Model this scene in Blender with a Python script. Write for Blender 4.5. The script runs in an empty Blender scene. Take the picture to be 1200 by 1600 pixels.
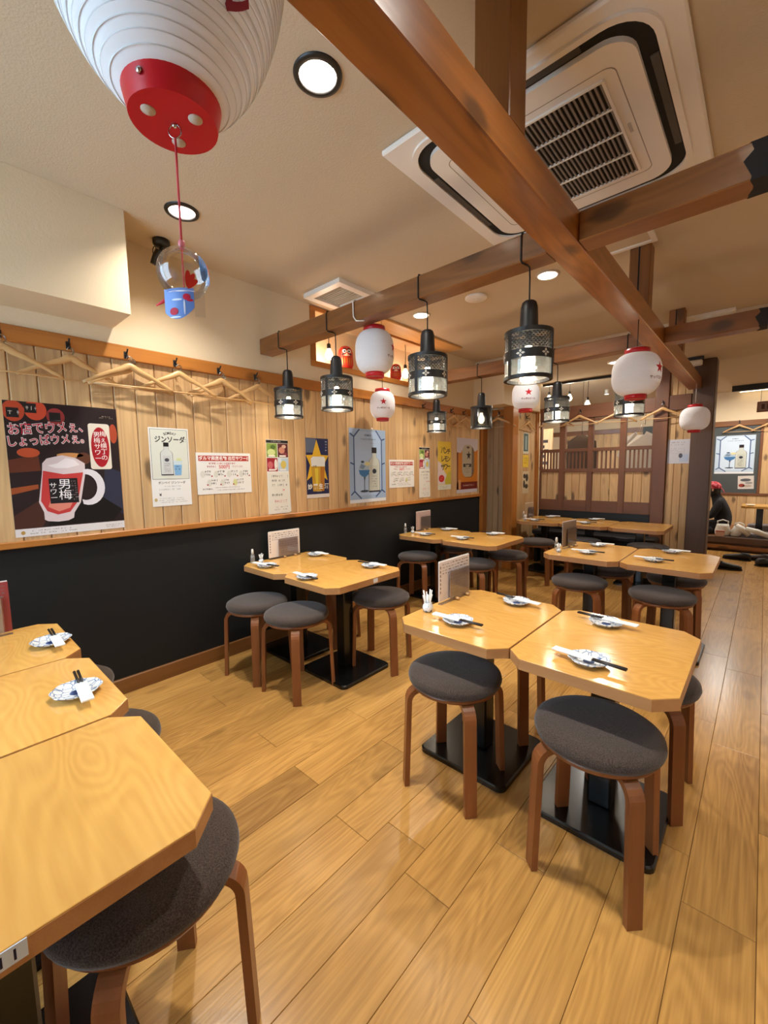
import bpy, bmesh, math, random
from mathutils import Vector, Matrix, Euler

random.seed(7)
scene = bpy.context.scene
COL = scene.collection
PI = math.pi
D2R = PI / 180

# ------------------------------------------------------------------ camera
CAM_H = 1.22
YAW, PITCH, ROLL, FPX = 0.736478, -0.101669, -0.013532, 655.0
fw = Vector((-math.sin(YAW) * math.cos(PITCH), math.cos(YAW) * math.cos(PITCH), math.sin(PITCH)))
rt = Vector((math.cos(YAW), math.sin(YAW), 0))
up = rt.cross(fw)
cr, sr = math.cos(ROLL), math.sin(ROLL)
rt2 = rt * cr + up * sr
up2 = -rt * sr + up * cr
cam_data = bpy.data.cameras.new('camera')
cam = bpy.data.objects.new('camera', cam_data)
COL.objects.link(cam)
cam_data.sensor_fit = 'VERTICAL'
cam_data.sensor_height = 36.0
cam_data.lens = 36.0 * FPX / 1600.0
cam_data.clip_start = 0.02
m = Matrix((rt2, up2, -fw)).transposed().to_4x4()
m.translation = (0, 0, CAM_H)
cam.matrix_world = m
scene.camera = cam

# ------------------------------------------------------------------ world, exposure
world = bpy.data.worlds.new('daylight')
scene.world = world
world.use_nodes = True
bg = world.node_tree.nodes['Background']
bg.inputs[0].default_value = (0.58, 0.79, 1.0, 1)
bg.inputs[1].default_value = 11.0
scene.view_settings.view_transform = 'Standard'
scene.view_settings.look = 'None'
scene.view_settings.gamma = 1.0
scene.view_settings.exposure = 0.0
scene.view_settings.use_curve_mapping = False
scene.cycles.use_denoising = True
scene.cycles.max_bounces = 8
scene.cycles.sample_clamp_indirect = 6.0

LAMP_DOWN = 17.0     # watts of each ceiling downlight
LAMP_PENDANT = 2.6   # watts of each pendant bulb
LAMP_BARE = 3.5      # watts of each bare bulb
WARM = (1.0, 0.86, 0.66)
NEUTRAL = (1.0, 0.95, 0.87)


# ------------------------------------------------------------------ materials
def lin(c):
    out = []
    for v in c:
        v = v / 255.0
        out.append(v / 12.92 if v <= 0.04045 else ((v + 0.055) / 1.055) ** 2.4)
    return (*out, 1.0)


MATS = {}


def plain(name, rgb, rough=0.6, metal=0.0, spec=0.5, emit=None, estr=0.0, bump=0.0, bscale=60.0, sub=None):
    if name in MATS:
        return MATS[name]
    mt = bpy.data.materials.new(name)
    mt.use_nodes = True
    nt = mt.node_tree
    b = nt.nodes['Principled BSDF']
    b.inputs['Base Color'].default_value = lin(rgb)
    b.inputs['Roughness'].default_value = rough
    b.inputs['Metallic'].default_value = metal
    b.inputs['Specular IOR Level'].default_value = spec
    if emit:
        b.inputs['Emission Color'].default_value = (*emit, 1)
        b.inputs['Emission Strength'].default_value = estr
    if bump > 0:
        tc = nt.nodes.new('ShaderNodeTexCoord')
        ns = nt.nodes.new('ShaderNodeTexNoise')
        ns.inputs['Scale'].default_value = bscale
        ns.inputs['Detail'].default_value = 3
        bp = nt.nodes.new('ShaderNodeBump')
        bp.inputs['Strength'].default_value = bump
        bp.inputs['Distance'].default_value = 0.004
        nt.links.new(tc.outputs['Object'], ns.inputs['Vector'])
        nt.links.new(ns.outputs['Fac'], bp.inputs['Height'])
        nt.links.new(bp.outputs['Normal'], b.inputs['Normal'])
    MATS[name] = mt
    return mt


def wood(name, light, dark, axis=1, along=1.6, across=14.0, ring=26.0, rough=0.45, knots=0.0, var=0.10,
         ringmix=0.45, streak=0.5, coat=0.0, spec=0.5):
    """procedural timber: contour-line grain drawn out along one axis"""
    if name in MATS:
        return MATS[name]
    mt = bpy.data.materials.new(name)
    mt.use_nodes = True
    nt = mt.node_tree
    N, Lk = nt.nodes.new, nt.links.new
    b = nt.nodes['Principled BSDF']
    tc = N('ShaderNodeTexCoord')
    oi = N('ShaderNodeObjectInfo')
    mul = N('ShaderNodeMath'); mul.operation = 'MULTIPLY'; mul.inputs[1].default_value = 43.0
    Lk(oi.outputs['Random'], mul.inputs[0])
    add = N('ShaderNodeVectorMath'); add.operation = 'ADD'
    Lk(tc.outputs['Object'], add.inputs[0]); Lk(mul.outputs[0], add.inputs[1])
    mp = N('ShaderNodeMapping')
    sc = [across] * 3
    sc[axis] = along
    mp.inputs['Scale'].default_value = sc
    Lk(add.outputs[0], mp.inputs['Vector'])
    n1 = N('ShaderNodeTexNoise'); n1.inputs['Scale'].default_value = 0.45
    n1.inputs['Detail'].default_value = 2.0; n1.inputs['Distortion'].default_value = 0.5
    Lk(mp.outputs[0], n1.inputs['Vector'])
    m1 = N('ShaderNodeMath'); m1.operation = 'MULTIPLY'; m1.inputs[1].default_value = ring
    Lk(n1.outputs['Fac'], m1.inputs[0])
    s1 = N('ShaderNodeMath'); s1.operation = 'SINE'; Lk(m1.outputs[0], s1.inputs[0])
    r1 = N('ShaderNodeMapRange'); r1.inputs['From Min'].default_value = -1.0
    Lk(s1.outputs[0], r1.inputs['Value'])
    mp2 = N('ShaderNodeMapping')
    sc2 = [across * 9] * 3
    sc2[axis] = along * 2.2
    mp2.inputs['Scale'].default_value = sc2
    Lk(add.outputs[0], mp2.inputs['Vector'])
    n2 = N('ShaderNodeTexNoise'); n2.inputs['Scale'].default_value = 1.0; n2.inputs['Detail'].default_value = 3.0
    Lk(mp2.outputs[0], n2.inputs['Vector'])
    n3 = N('ShaderNodeTexNoise'); n3.inputs['Scale'].default_value = 0.22; n3.inputs['Detail'].default_value = 3.0
    Lk(mp.outputs[0], n3.inputs['Vector'])
    # factor = ring*ringmix*.6 + fine*streak*.5 + broad
    a1 = N('ShaderNodeMath'); a1.operation = 'MULTIPLY'; a1.inputs[1].default_value = ringmix * 0.6
    Lk(r1.outputs[0], a1.inputs[0])
    a2 = N('ShaderNodeMath'); a2.operation = 'MULTIPLY_ADD'; a2.inputs[1].default_value = streak * 0.75
    Lk(n2.outputs['Fac'], a2.inputs[0]); Lk(a1.outputs[0], a2.inputs[2])
    a3 = N('ShaderNodeMath'); a3.operation = 'MULTIPLY_ADD'; a3.inputs[1].default_value = 1.0; a3.use_clamp = True
    Lk(n3.outputs['Fac'], a3.inputs[0])
    a4 = N('ShaderNodeMath'); a4.operation = 'SUBTRACT'; a4.inputs[1].default_value = 0.50
    Lk(a2.outputs[0], a4.inputs[0]); Lk(a4.outputs[0], a3.inputs[2])
    mix = N('ShaderNodeMix'); mix.data_type = 'RGBA'
    mix.inputs['A'].default_value = lin(light); mix.inputs['B'].default_value = lin(dark)
    Lk(a3.outputs[0], mix.inputs['Factor'])
    col = mix.outputs['Result']
    if knots > 0:
        mk = N('ShaderNodeMapping')
        sk = [7.0] * 3
        sk[axis] = 3.2
        mk.inputs['Scale'].default_value = sk
        Lk(add.outputs[0], mk.inputs['Vector'])
        nd = N('ShaderNodeTexNoise'); nd.inputs['Scale'].default_value = 4.0
        Lk(mk.outputs[0], nd.inputs['Vector'])
        vadd = N('ShaderNodeVectorMath'); vadd.operation = 'MULTIPLY_ADD'
        vadd.inputs[1].default_value = (0.12, 0.12, 0.12)
        Lk(nd.outputs['Color'], vadd.inputs[0]); Lk(mk.outputs[0], vadd.inputs[2])
        vo = N('ShaderNodeTexVoronoi'); vo.inputs['Scale'].default_value = 0.8
        Lk(vadd.outputs[0], vo.inputs['Vector'])
        kr = N('ShaderNodeMapRange'); kr.interpolation_type = 'SMOOTHSTEP'
        kr.inputs['From Min'].default_value = 0.09; kr.inputs['From Max'].default_value = 0.21
        kr.inputs['To Min'].default_value = knots; kr.inputs['To Max'].default_value = 0.0
        Lk(vo.outputs['Distance'], kr.inputs['Value'])
        km = N('ShaderNodeMix'); km.data_type = 'RGBA'
        d = [max(0, int(v * 0.45)) for v in dark]
        km.inputs['B'].default_value = lin(d)
        Lk(kr.outputs[0], km.inputs['Factor']); Lk(col, km.inputs['A'])
        col = km.outputs['Result']
    hsv = N('ShaderNodeHueSaturation')
    vr = N('ShaderNodeMapRange'); vr.inputs['To Min'].default_value = 1.0 - var; vr.inputs['To Max'].default_value = 1.0 + var
    Lk(oi.outputs['Random'], vr.inputs['Value']); Lk(vr.outputs[0], hsv.inputs['Value'])
    Lk(col, hsv.inputs['Color'])
    Lk(hsv.outputs[0], b.inputs['Base Color'])
    b.inputs['Roughness'].default_value = rough
    b.inputs['Specular IOR Level'].default_value = spec
    b.inputs['Coat Weight'].default_value = coat
    b.inputs['Coat Roughness'].default_value = 0.12
    bp = N('ShaderNodeBump'); bp.inputs['Strength'].default_value = 0.12; bp.inputs['Distance'].default_value = 0.002
    Lk(n2.outputs['Fac'], bp.inputs['Height']); Lk(bp.outputs[0], b.inputs['Normal'])
    MATS[name] = mt
    return mt


def glass(name, tint=(0.95, 0.97, 0.97), gloss=0.12, rough=0.04, body=0.0, body_rgb=(230, 235, 235)):
    """thin clear glass or acrylic: mostly see-through, a little mirror, optional milky body"""
    if name in MATS:
        return MATS[name]
    mt = bpy.data.materials.new(name)
    mt.use_nodes = True
    nt = mt.node_tree
    nt.nodes.clear()
    N, Lk = nt.nodes.new, nt.links.new
    out = N('ShaderNodeOutputMaterial')
    tr = N('ShaderNodeBsdfTransparent'); tr.inputs[0].default_value = (*tint, 1)
    gl = N('ShaderNodeBsdfGlossy'); gl.inputs['Roughness'].default_value = rough
    lw = N('ShaderNodeLayerWeight'); lw.inputs[0].default_value = 0.25
    ma = N('ShaderNodeMath'); ma.operation = 'MULTIPLY_ADD'; ma.inputs[1].default_value = 0.6; ma.inputs[2].default_value = gloss
    ma.use_clamp = True
    Lk(lw.outputs['Fresnel'], ma.inputs[0])
    mx = N('ShaderNodeMixShader')
    Lk(ma.outputs[0], mx.inputs[0]); Lk(tr.outputs[0], mx.inputs[1]); Lk(gl.outputs[0], mx.inputs[2])
    last = mx
    if body > 0:
        df = N('ShaderNodeBsdfDiffuse'); df.inputs[0].default_value = lin(body_rgb)
        m2 = N('ShaderNodeMixShader'); m2.inputs[0].default_value = body
        Lk(mx.outputs[0], m2.inputs[1]); Lk(df.outputs[0], m2.inputs[2])
        last = m2
    Lk(last.outputs[0], out.inputs[0])
    MATS[name] = mt
    return mt


def paper_glow(name, rgb, trans=0.35):
    if name in MATS:
        return MATS[name]
    mt = bpy.data.materials.new(name)
    mt.use_nodes = True
    nt = mt.node_tree
    nt.nodes.clear()
    N, Lk = nt.nodes.new, nt.links.new
    out = N('ShaderNodeOutputMaterial')
    df = N('ShaderNodeBsdfDiffuse'); df.inputs[0].default_value = lin(rgb)
    tl = N('ShaderNodeBsdfTranslucent'); tl.inputs[0].default_value = lin(rgb)
    mx = N('ShaderNodeMixShader'); mx.inputs[0].default_value = trans
    Lk(df.outputs[0], mx.inputs[1]); Lk(tl.outputs[0], mx.inputs[2]); Lk(mx.outputs[0], out.inputs[0])
    MATS[name] = mt
    return mt


def felt():
    if 'felt' in MATS:
        return MATS['felt']
    mt = plain('felt', (84, 74, 70), rough=0.95, spec=0.15)
    nt = mt.node_tree
    N, Lk = nt.nodes.new, nt.links.new
    b = nt.nodes['Principled BSDF']
    tc = N('ShaderNodeTexCoord')
    n = N('ShaderNodeTexNoise'); n.inputs['Scale'].default_value = 380; n.inputs['Detail'].default_value = 2
    rp = N('ShaderNodeMapRange'); rp.inputs['From Min'].default_value = 0.3; rp.inputs['From Max'].default_value = 0.7
    mx = N('ShaderNodeMix'); mx.data_type = 'RGBA'
    mx.inputs['A'].default_value = lin((38, 30, 26)); mx.inputs['B'].default_value = lin((84, 71, 63))
    Lk(tc.outputs['Object'], n.inputs['Vector']); Lk(n.outputs['Fac'], rp.inputs['Value'])
    Lk(rp.outputs[0], mx.inputs['Factor']); Lk(mx.outputs['Result'], b.inputs['Base Color'])
    bp = N('ShaderNodeBump'); bp.inputs['Strength'].default_value = 0.5; bp.inputs['Distance'].default_value = 0.002
    Lk(n.outputs['Fac'], bp.inputs['Height']); Lk(bp.outputs[0], b.inputs['Normal'])
    b.inputs['Sheen Weight'].default_value = 0.25
    return mt


def china(name, kind):
    """white glazed ware with a blue hand-drawn net (kind 0) or blotches (kind 1)"""
    if name in MATS:
        return MATS[name]
    mt = plain(name, (226, 230, 232), rough=0.18)
    nt = mt.node_tree
    N, Lk = nt.nodes.new, nt.links.new
    b = nt.nodes['Principled BSDF']
    tc = N('ShaderNodeTexCoord')
    v = N('ShaderNodeTexVoronoi')
    v.inputs['Scale'].default_value = 52 if kind == 0 else 60
    v.feature = 'DISTANCE_TO_EDGE' if kind == 0 else 'F1'
    r = N('ShaderNodeMapRange')
    if kind == 0:
        r.inputs['From Min'].default_value = 0.015; r.inputs['From Max'].default_value = 0.075
    else:
        r.inputs['From Min'].default_value = 0.30; r.inputs['From Max'].default_value = 0.42
    mx = N('ShaderNodeMix'); mx.data_type = 'RGBA'
    mx.inputs['A'].default_value = lin((84, 116, 166)); mx.inputs['B'].default_value = lin((226, 230, 232))
    Lk(tc.outputs['Object'], v.inputs['Vector']); Lk(v.outputs['Distance'], r.inputs['Value'])
    Lk(r.outputs[0], mx.inputs['Factor']); Lk(mx.outputs['Result'], b.inputs['Base Color'])
    return mt


M_CEIL = plain('ceiling_paper', (204, 186, 160), rough=0.95, spec=0.1, bump=0.35, bscale=160)
M_PLASTER = plain('cream_plaster', (222, 202, 170), rough=0.95, spec=0.1, bump=0.25, bscale=140)
M_DARKWALL = plain('charcoal_panel', (29, 30, 30), rough=0.6, spec=0.25, bump=0.15, bscale=220)
M_FLOOR = wood('oak_floor', (208, 159, 88), (104, 64, 26), axis=1, along=1.8, across=14, ring=120, rough=0.25, knots=0.28, var=0.13, ringmix=0.24, streak=0.80, spec=0.5)
M_JOINT = plain('floor_joint', (84, 54, 28), rough=0.8)
M_PINE = wood('pine_boards', (218, 180, 128), (140, 94, 54), axis=2, along=1.2, across=16, ring=70, rough=0.55, knots=0.75, var=0.10, ringmix=0.28, streak=0.55)
M_GREYPINE = wood('weathered_boards', (176, 146, 108), (112, 84, 56), axis=2, along=1.0, across=16, ring=24, rough=0.6, knots=0.8, var=0.08)
M_TRIM_Y = wood('amber_trim', (196, 128, 58), (140, 80, 30), axis=1, along=1.6, across=20, ring=18, rough=0.35, knots=0.5, var=0.04)
M_TRIM_X = wood('amber_trim_x', (190, 122, 54), (134, 76, 28), axis=0, along=1.6, across=20, ring=18, rough=0.35, knots=0.5, var=0.04)
M_TRIM_Z = wood('amber_trim_z', (186, 118, 48), (134, 76, 26), axis=2, along=1.6, across=20, ring=18, rough=0.35, knots=0.3, var=0.04)
M_BEAM_Y = wood('beam_y', (176, 110, 48), (96, 52, 20), axis=1, along=1.5, across=12, ring=60, rough=0.30, knots=0.7, var=0.05, coat=0.3)
M_BEAM_X = wood('beam_x', (144, 92, 46), (88, 52, 26), axis=0, along=1.5, across=12, ring=60, rough=0.38, knots=0.7, var=0.05, coat=0.15)
M_BEAM_Z = wood('beam_z', (152, 98, 46), (98, 58, 24), axis=2, along=1.5, across=12, ring=26, rough=0.4, knots=0.6, var=0.05)
M_DARKPOST = wood('dark_post', (98, 72, 56), (60, 42, 32), axis=2, along=1.2, across=14, ring=20, rough=0.5, knots=0.4, var=0.03)
M_REDWOOD_Z = wood('red_stain_z', (124, 78, 48), (84, 48, 28), axis=2, along=1.5, across=16, ring=20, rough=0.45, var=0.05)
M_REDWOOD_X = wood('red_stain_x', (124, 78, 48), (84, 48, 28), axis=0, along=1.5, across=16, ring=20, rough=0.45, var=0.05)
M_TABLE = wood('table_laminate', (230, 178, 96), (166, 108, 44), axis=0, along=2.4, across=8, ring=190, rough=0.13, knots=0.0, var=0.04, ringmix=0.22, streak=0.45, spec=0.55)
M_EDGE = wood('table_edge', (190, 138, 88), (150, 98, 58), axis=0, along=3, across=30, ring=12, rough=0.35, var=0.03)
M_LEG = wood('bent_leg', (150, 92, 52), (104, 58, 30), axis=2, along=3, across=40, ring=14, rough=0.33, var=0.08)
M_HANGER = wood('hanger_wood', (214, 172, 116), (182, 136, 84), axis=0, along=4, across=40, ring=14, rough=0.4, var=0.06)
M_BLACK = plain('black_metal', (24, 24, 25), rough=0.42, spec=0.5)
M_BLACKGLOSS = plain('black_enamel', (16, 17, 17), rough=0.22, spec=0.6)
M_CHAR = plain('charred_end', (34, 32, 32), rough=0.9, bump=0.8, bscale=45)
M_WHITE = plain('white_plastic', (226, 222, 214), rough=0.45)
M_OFFWHITE = plain('aircon_white', (236, 229, 220), rough=0.4)
M_DARKSLOT = plain('dark_slot', (20, 18, 17), rough=0.8)
M_PAPERWHITE = plain('white_paper', (232, 230, 226), rough=0.85, spec=0.2)
M_WASHI = paper_glow('lantern_paper', (248, 248, 250), 0.30)
M_RED = plain('lantern_red', (190, 22, 34), rough=0.32)
M_FELT = felt()
M_GLASS = glass('clear_glass')
M_SMOKE = glass('smoked_mesh', tint=(0.34, 0.33, 0.30), gloss=0.05, rough=0.3)
M_RIBGLASS = glass('ribbed_glass', tint=(0.90, 0.92, 0.92), gloss=0.13, rough=0.10, body=0.04)
M_ACRYL = glass('acrylic', tint=(0.93, 0.92, 0.93), gloss=0.06, rough=0.1, body=0.08, body_rgb=(200, 190, 190))
M_STEEL = plain('steel', (190, 190, 190), rough=0.25, metal=1.0)
M_BULB = plain('bulb_glow', (255, 240, 214), emit=(1.0, 0.83, 0.58), estr=22.0)
M_LED = plain('downlight_glow', (255, 245, 230), emit=(1.0, 0.92, 0.80), estr=16.0)
M_REFL = plain('reflector', (236, 232, 224), rough=0.3)
M_PLATE = china('plate_glaze', 0)
M_POT = china('pot_glaze', 1)
M_SLEEVE = plain('chopstick_sleeve', (238, 236, 232), rough=0.8)
M_CHOP = plain('chopstick_black', (26, 22, 22), rough=0.4)
M_CORD = plain('black_cord', (18, 18, 18), rough=0.6)
M_REDCORD = plain('red_cord', (214, 74, 84), rough=0.7)


def ink(rgb):
    return plain('print_%d_%d_%d' % rgb, rgb, rough=0.55, spec=0.3)


# ------------------------------------------------------------------ mesh helpers
class MB:
    def __init__(s):
        s.v = []
        s.f = []
        s.sm = []

    def add(s, vs, fs, smooth=False):
        o = len(s.v)
        s.v += [tuple(p) for p in vs]
        s.f += [tuple(i + o for i in f) for f in fs]
        s.sm += [smooth] * len(fs)
        return s

    def box(s, x0, x1, y0, y1, z0, z1):
        vs = [(x0, y0, z0), (x1, y0, z0), (x1, y1, z0), (x0, y1, z0), (x0, y0, z1), (x1, y0, z1), (x1, y1, z1), (x0, y1, z1)]
        fs = [(0, 3, 2, 1), (4, 5, 6, 7), (0, 1, 5, 4), (1, 2, 6, 5), (2, 3, 7, 6), (3, 0, 4, 7)]
        return s.add(vs, fs)

    def cbox(s, x0, x1, y0, y1, z0, z1, c=0.004):
        """box whose twelve edges are chamfered by c"""
        bm = bmesh.new()
        bmesh.ops.create_cube(bm, size=1.0)
        for v in bm.verts:
            v.co = Vector(((x0 + x1) / 2 + v.co.x * (x1 - x0), (y0 + y1) / 2 + v.co.y * (y1 - y0), (z0 + z1) / 2 + v.co.z * (z1 - z0)))
        bmesh.ops.bevel(bm, geom=list(bm.edges), offset=c, segments=1, affect='EDGES')
        bm.verts.index_update()
        vs = [v.co[:] for v in bm.verts]
        fs = [[v.index for v in f.verts] for f in bm.faces]
        bm.free()
        return s.add(vs, fs)

    def prism(s, poly, z0, z1):
        n = len(poly)
        vs = [(x, y, z0) for x, y in poly] + [(x, y, z1) for x, y in poly]
        fs = [tuple(range(n - 1, -1, -1)), tuple(range(n, 2 * n))]
        fs += [(i, (i + 1) % n, n + (i + 1) % n, n + i) for i in range(n)]
        return s.add(vs, fs)

    def band(s, poly, z0, z1):
        n = len(poly)
        vs = [(x, y, z0) for x, y in poly] + [(x, y, z1) for x, y in poly]
        return s.add(vs, [(i, (i + 1) % n, n + (i + 1) % n, n + i) for i in range(n)])

    def lathe(s, prof, n=24, cx=0, cy=0, smooth=True, cap=True):
        vs = []
        for r, z in prof:
            for k in range(n):
                a = 2 * PI * k / n
                vs.append((cx + r * math.cos(a), cy + r * math.sin(a), z))
        fs = []
        for i in range(len(prof) - 1):
            for k in range(n):
                k2 = (k + 1) % n
                fs.append((i * n + k, i * n + k2, (i + 1) * n + k2, (i + 1) * n + k))
        s.add(vs, fs, smooth)
        if cap:
            o = len(s.v) - len(vs)
            if prof[0][0] > 1e-5:
                s.f.append(tuple(o + k for k in range(n - 1, -1, -1))); s.sm.append(False)
            if prof[-1][0] > 1e-5:
                s.f.append(tuple(o + (len(prof) - 1) * n + k for k in range(n))); s.sm.append(False)
        return s

    def tube(s, pts, r, n=8, smooth=True, closed=False):
        pts = [Vector(p) for p in pts]
        rs = r if isinstance(r, (list, tuple)) else [r] * len(pts)
        vs = []
        prev = None
        for i, p in enumerate(pts):
            if closed:
                t = pts[(i + 1) % len(pts)] - pts[i - 1]
            else:
                t = pts[min(i + 1, len(pts) - 1)] - pts[max(i - 1, 0)]
            t.normalize()
            if prev is None:
                a = Vector((0, 0, 1)) if abs(t.z) < 0.9 else Vector((1, 0, 0))
                u = t.cross(a).normalized()
            else:
                u = (prev - t * prev.dot(t)).normalized()
            prev = u
            w = t.cross(u)
            for k in range(n):
                a = 2 * PI * k / n
                vs.append(p + (u * math.cos(a) + w * math.sin(a)) * rs[i])
        m_ = len(pts)
        fs = []
        for i in range(m_ if closed else m_ - 1):
            j = (i + 1) % m_
            for k in range(n):
                k2 = (k + 1) % n
                fs.append((i * n + k, i * n + k2, j * n + k2, j * n + k))
        if not closed:
            fs.append(tuple(range(n - 1, -1, -1)))
            fs.append(tuple((m_ - 1) * n + k for k in range(n)))
        return s.add(vs, fs, smooth)

    def strip(s, path, width, thick, wdir):
        """flat bar bent along a path; wdir is its width direction"""
        pts = [Vector(p) for p in path]
        wd = Vector(wdir).normalized()
        vs = []
        for i, p in enumerate(pts):
            t = (pts[min(i + 1, len(pts) - 1)] - pts[max(i - 1, 0)]).normalized()
            nn = t.cross(wd).normalized()
            for a, b in ((-1, -1), (1, -1), (1, 1), (-1, 1)):
                vs.append(p + wd * (a * width / 2) + nn * (b * thick / 2))
        fs = []
        for i in range(len(pts) - 1):
            for k in range(4):
                k2 = (k + 1) % 4
                fs.append((i * 4 + k, i * 4 + k2, (i + 1) * 4 + k2, (i + 1) * 4 + k))
        fs.append((3, 2, 1, 0))
        o = (len(pts) - 1) * 4
        fs.append((o, o + 1, o + 2, o + 3))
        return s.add(vs, fs)

    def mesh(s, name):
        me = bpy.data.meshes.new(name)
        me.from_pydata(s.v, [], s.f)
        me.polygons.foreach_set('use_smooth', s.sm)
        me.validate()
        bm = bmesh.new()
        bm.from_mesh(me)
        bmesh.ops.recalc_face_normals(bm, faces=bm.faces)
        bm.to_mesh(me)
        bm.free()
        me.update()
        return me

    def build(s, name, mat, parent=None, loc=(0, 0, 0), rot=(0, 0, 0), label=None):
        return put(name, s.mesh(name), mat, parent, loc, rot, label)


def put(name, me, mat, parent=None, loc=(0, 0, 0), rot=(0, 0, 0), label=None):
    if mat and not me.materials:
        me.materials.append(mat)
    o = bpy.data.objects.new(name, me)
    COL.objects.link(o)
    o.location = loc
    o.rotation_euler = rot
    if parent:
        o.parent = parent
    if label:
        o['label'] = label
    return o


def tag(o, label, cat, group=None, kind=None):
    o['label'] = label
    o['category'] = cat
    if group:
        o['group'] = group
    if kind:
        o['kind'] = kind
    return o


def thing(name, label, cat, loc=(0, 0, 0), rz=0.0, group=None):
    o = bpy.data.objects.new(name, None)
    COL.objects.link(o)
    o.empty_display_size = 0.05
    o.location = loc
    o.rotation_euler = (0, 0, rz)
    return tag(o, label, cat, group)


def struct(name, mb, mat, label=None):
    o = mb.build(name, mat)
    o['kind'] = 'structure'
    if label:
        o['label'] = label
    return o


KIDS = {}


def copy_tree(o, loc=None, rz=None, label=None, group=None, parent=None):
    c = o.copy()
    COL.objects.link(c)
    if parent:
        c.parent = parent
    if loc is not None:
        c.location = loc
    if rz is not None:
        c.rotation_euler = (0, 0, rz)
    if label:
        c['label'] = label
    if group:
        c['group'] = group
    for ch in [x for x in bpy.data.objects if x.parent == o]:
        copy_tree(ch, parent=c)
    return c


def wall_frame(o, side, pos):
    """turn a flat thing (x right, y up, z out) so that it hangs on a wall"""
    if side == 'left':      # faces +X
        mm = Matrix(((0, 0, 1), (1, 0, 0), (0, 1, 0)))
    else:                   # faces -Y
        mm = Matrix(((1, 0, 0), (0, 0, -1), (0, 1, 0)))
    o.rotation_euler = mm.to_euler()
    o.location = pos


def text_mesh(body, size, bold=0.0, depth=0.0, align='CENTER', line=1.0, cspace=1.0):
    cu = bpy.data.curves.new('lettering', 'FONT')
    cu.body = body
    cu.size = size
    cu.align_x = align
    cu.align_y = 'CENTER'
    cu.offset = bold
    cu.space_line = line
    cu.space_character = cspace
    cu.resolution_u = 3
    ob = bpy.data.objects.new('lettering', cu)
    me = bpy.data.meshes.new_from_object(ob)
    bpy.data.objects.remove(ob)
    bpy.data.curves.remove(cu)
    return me


def lettering(parent, body, x, y, z, size, rgb, bold=0.0, rz=0.0, vertical=False, line=1.0, name='lettering', sx=1.0, cspace=1.0):
    if vertical:
        body = '\n'.join(body)
    me = text_mesh(body, size, bold, line=line, cspace=cspace)
    o = put(name, me, ink(rgb), parent, (x, y, z), (0, 0, rz))
    o.scale = (sx, 1, 1)
    return o


def flat(parent, name, poly, z, rgb, th=0.0003, mat=None):
    return MB().prism(poly, z, z + th).build(name, mat or ink(rgb), parent)


def rect(x0, x1, y0, y1):
    return [(x0, y0), (x1, y0), (x1, y1), (x0, y1)]


def rrect(x0, x1, y0, y1, r, n=4):
    out = []
    for cx, cy, a0 in ((x1 - r, y1 - r, 0), (x0 + r, y1 - r, PI / 2), (x0 + r, y0 + r, PI), (x1 - r, y0 + r, 1.5 * PI)):
        for k in range(n + 1):
            a = a0 + PI / 2 * k / n
            out.append((cx + r * math.cos(a), cy + r * math.sin(a)))
    return out


def ell(cx, cy, rx, ry, n=24, a0=0.0, a1=2 * PI):
    full = abs(a1 - a0 - 2 * PI) < 1e-6
    m_ = n if full else n + 1
    return [(cx + rx * math.cos(a0 + (a1 - a0) * k / n), cy + ry * math.sin(a0 + (a1 - a0) * k / n)) for k in range(m_)]


def star(cx, cy, r, inner=0.40, rot=PI / 2):
    return [(cx + (r if k % 2 == 0 else r * inner) * math.cos(rot + k * PI / 5),
             cy + (r if k % 2 == 0 else r * inner) * math.sin(rot + k * PI / 5)) for k in range(10)]


def light(name, kind, loc, watts, color, parent=None, size=0.05, rot=(0, 0, 0), **kw):
    d = bpy.data.lights.new(name, kind)
    d.energy = watts
    d.color = color
    if kind == 'AREA':
        d.shape = 'DISK'
        d.size = size
    else:
        d.shadow_soft_size = size
    for k, v in kw.items():
        setattr(d, k, v)
    o = bpy.data.objects.new(name, d)
    COL.objects.link(o)
    o.location = loc
    o.rotation_euler = rot
    if parent:
        o.parent = parent
    return o

# ================================================================== THE ROOM
W = -2.57
CEIL = 2.44
DOWN_X, DOWN_Y, DOWN_R = (-1.10, -2.105), (0.935, 2.795), 0.062

# ---- floor with separate boards
floor = struct('floor', MB().box(-3.7, 1.7, -1.2, 9.4, -0.08, -0.004), M_JOINT)
BW, BL = 0.159, 0.91


def board_mesh(w, l):
    g, c = 0.0006, 0.0010
    x0, x1, y0, y1 = g, w - g, g, l - g
    vs = [(x0, y0, -0.004), (x1, y0, -0.004), (x1, y1, -0.004), (x0, y1, -0.004),
          (x0, y0, -c), (x1, y0, -c), (x1, y1, -c), (x0, y1, -c),
          (x0 + c, y0 + c, 0), (x1 - c, y0 + c, 0), (x1 - c, y1 - c, 0), (x0 + c, y1 - c, 0)]
    fs = [(0, 1, 5, 4), (1, 2, 6, 5), (2, 3, 7, 6), (3, 0, 4, 7), (4, 5, 9, 8), (5, 6, 10, 9), (6, 7, 11, 10), (7, 4, 8, 11), (8, 9, 10, 11)]
    return MB().add(vs, fs).mesh('floor_board')


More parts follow.
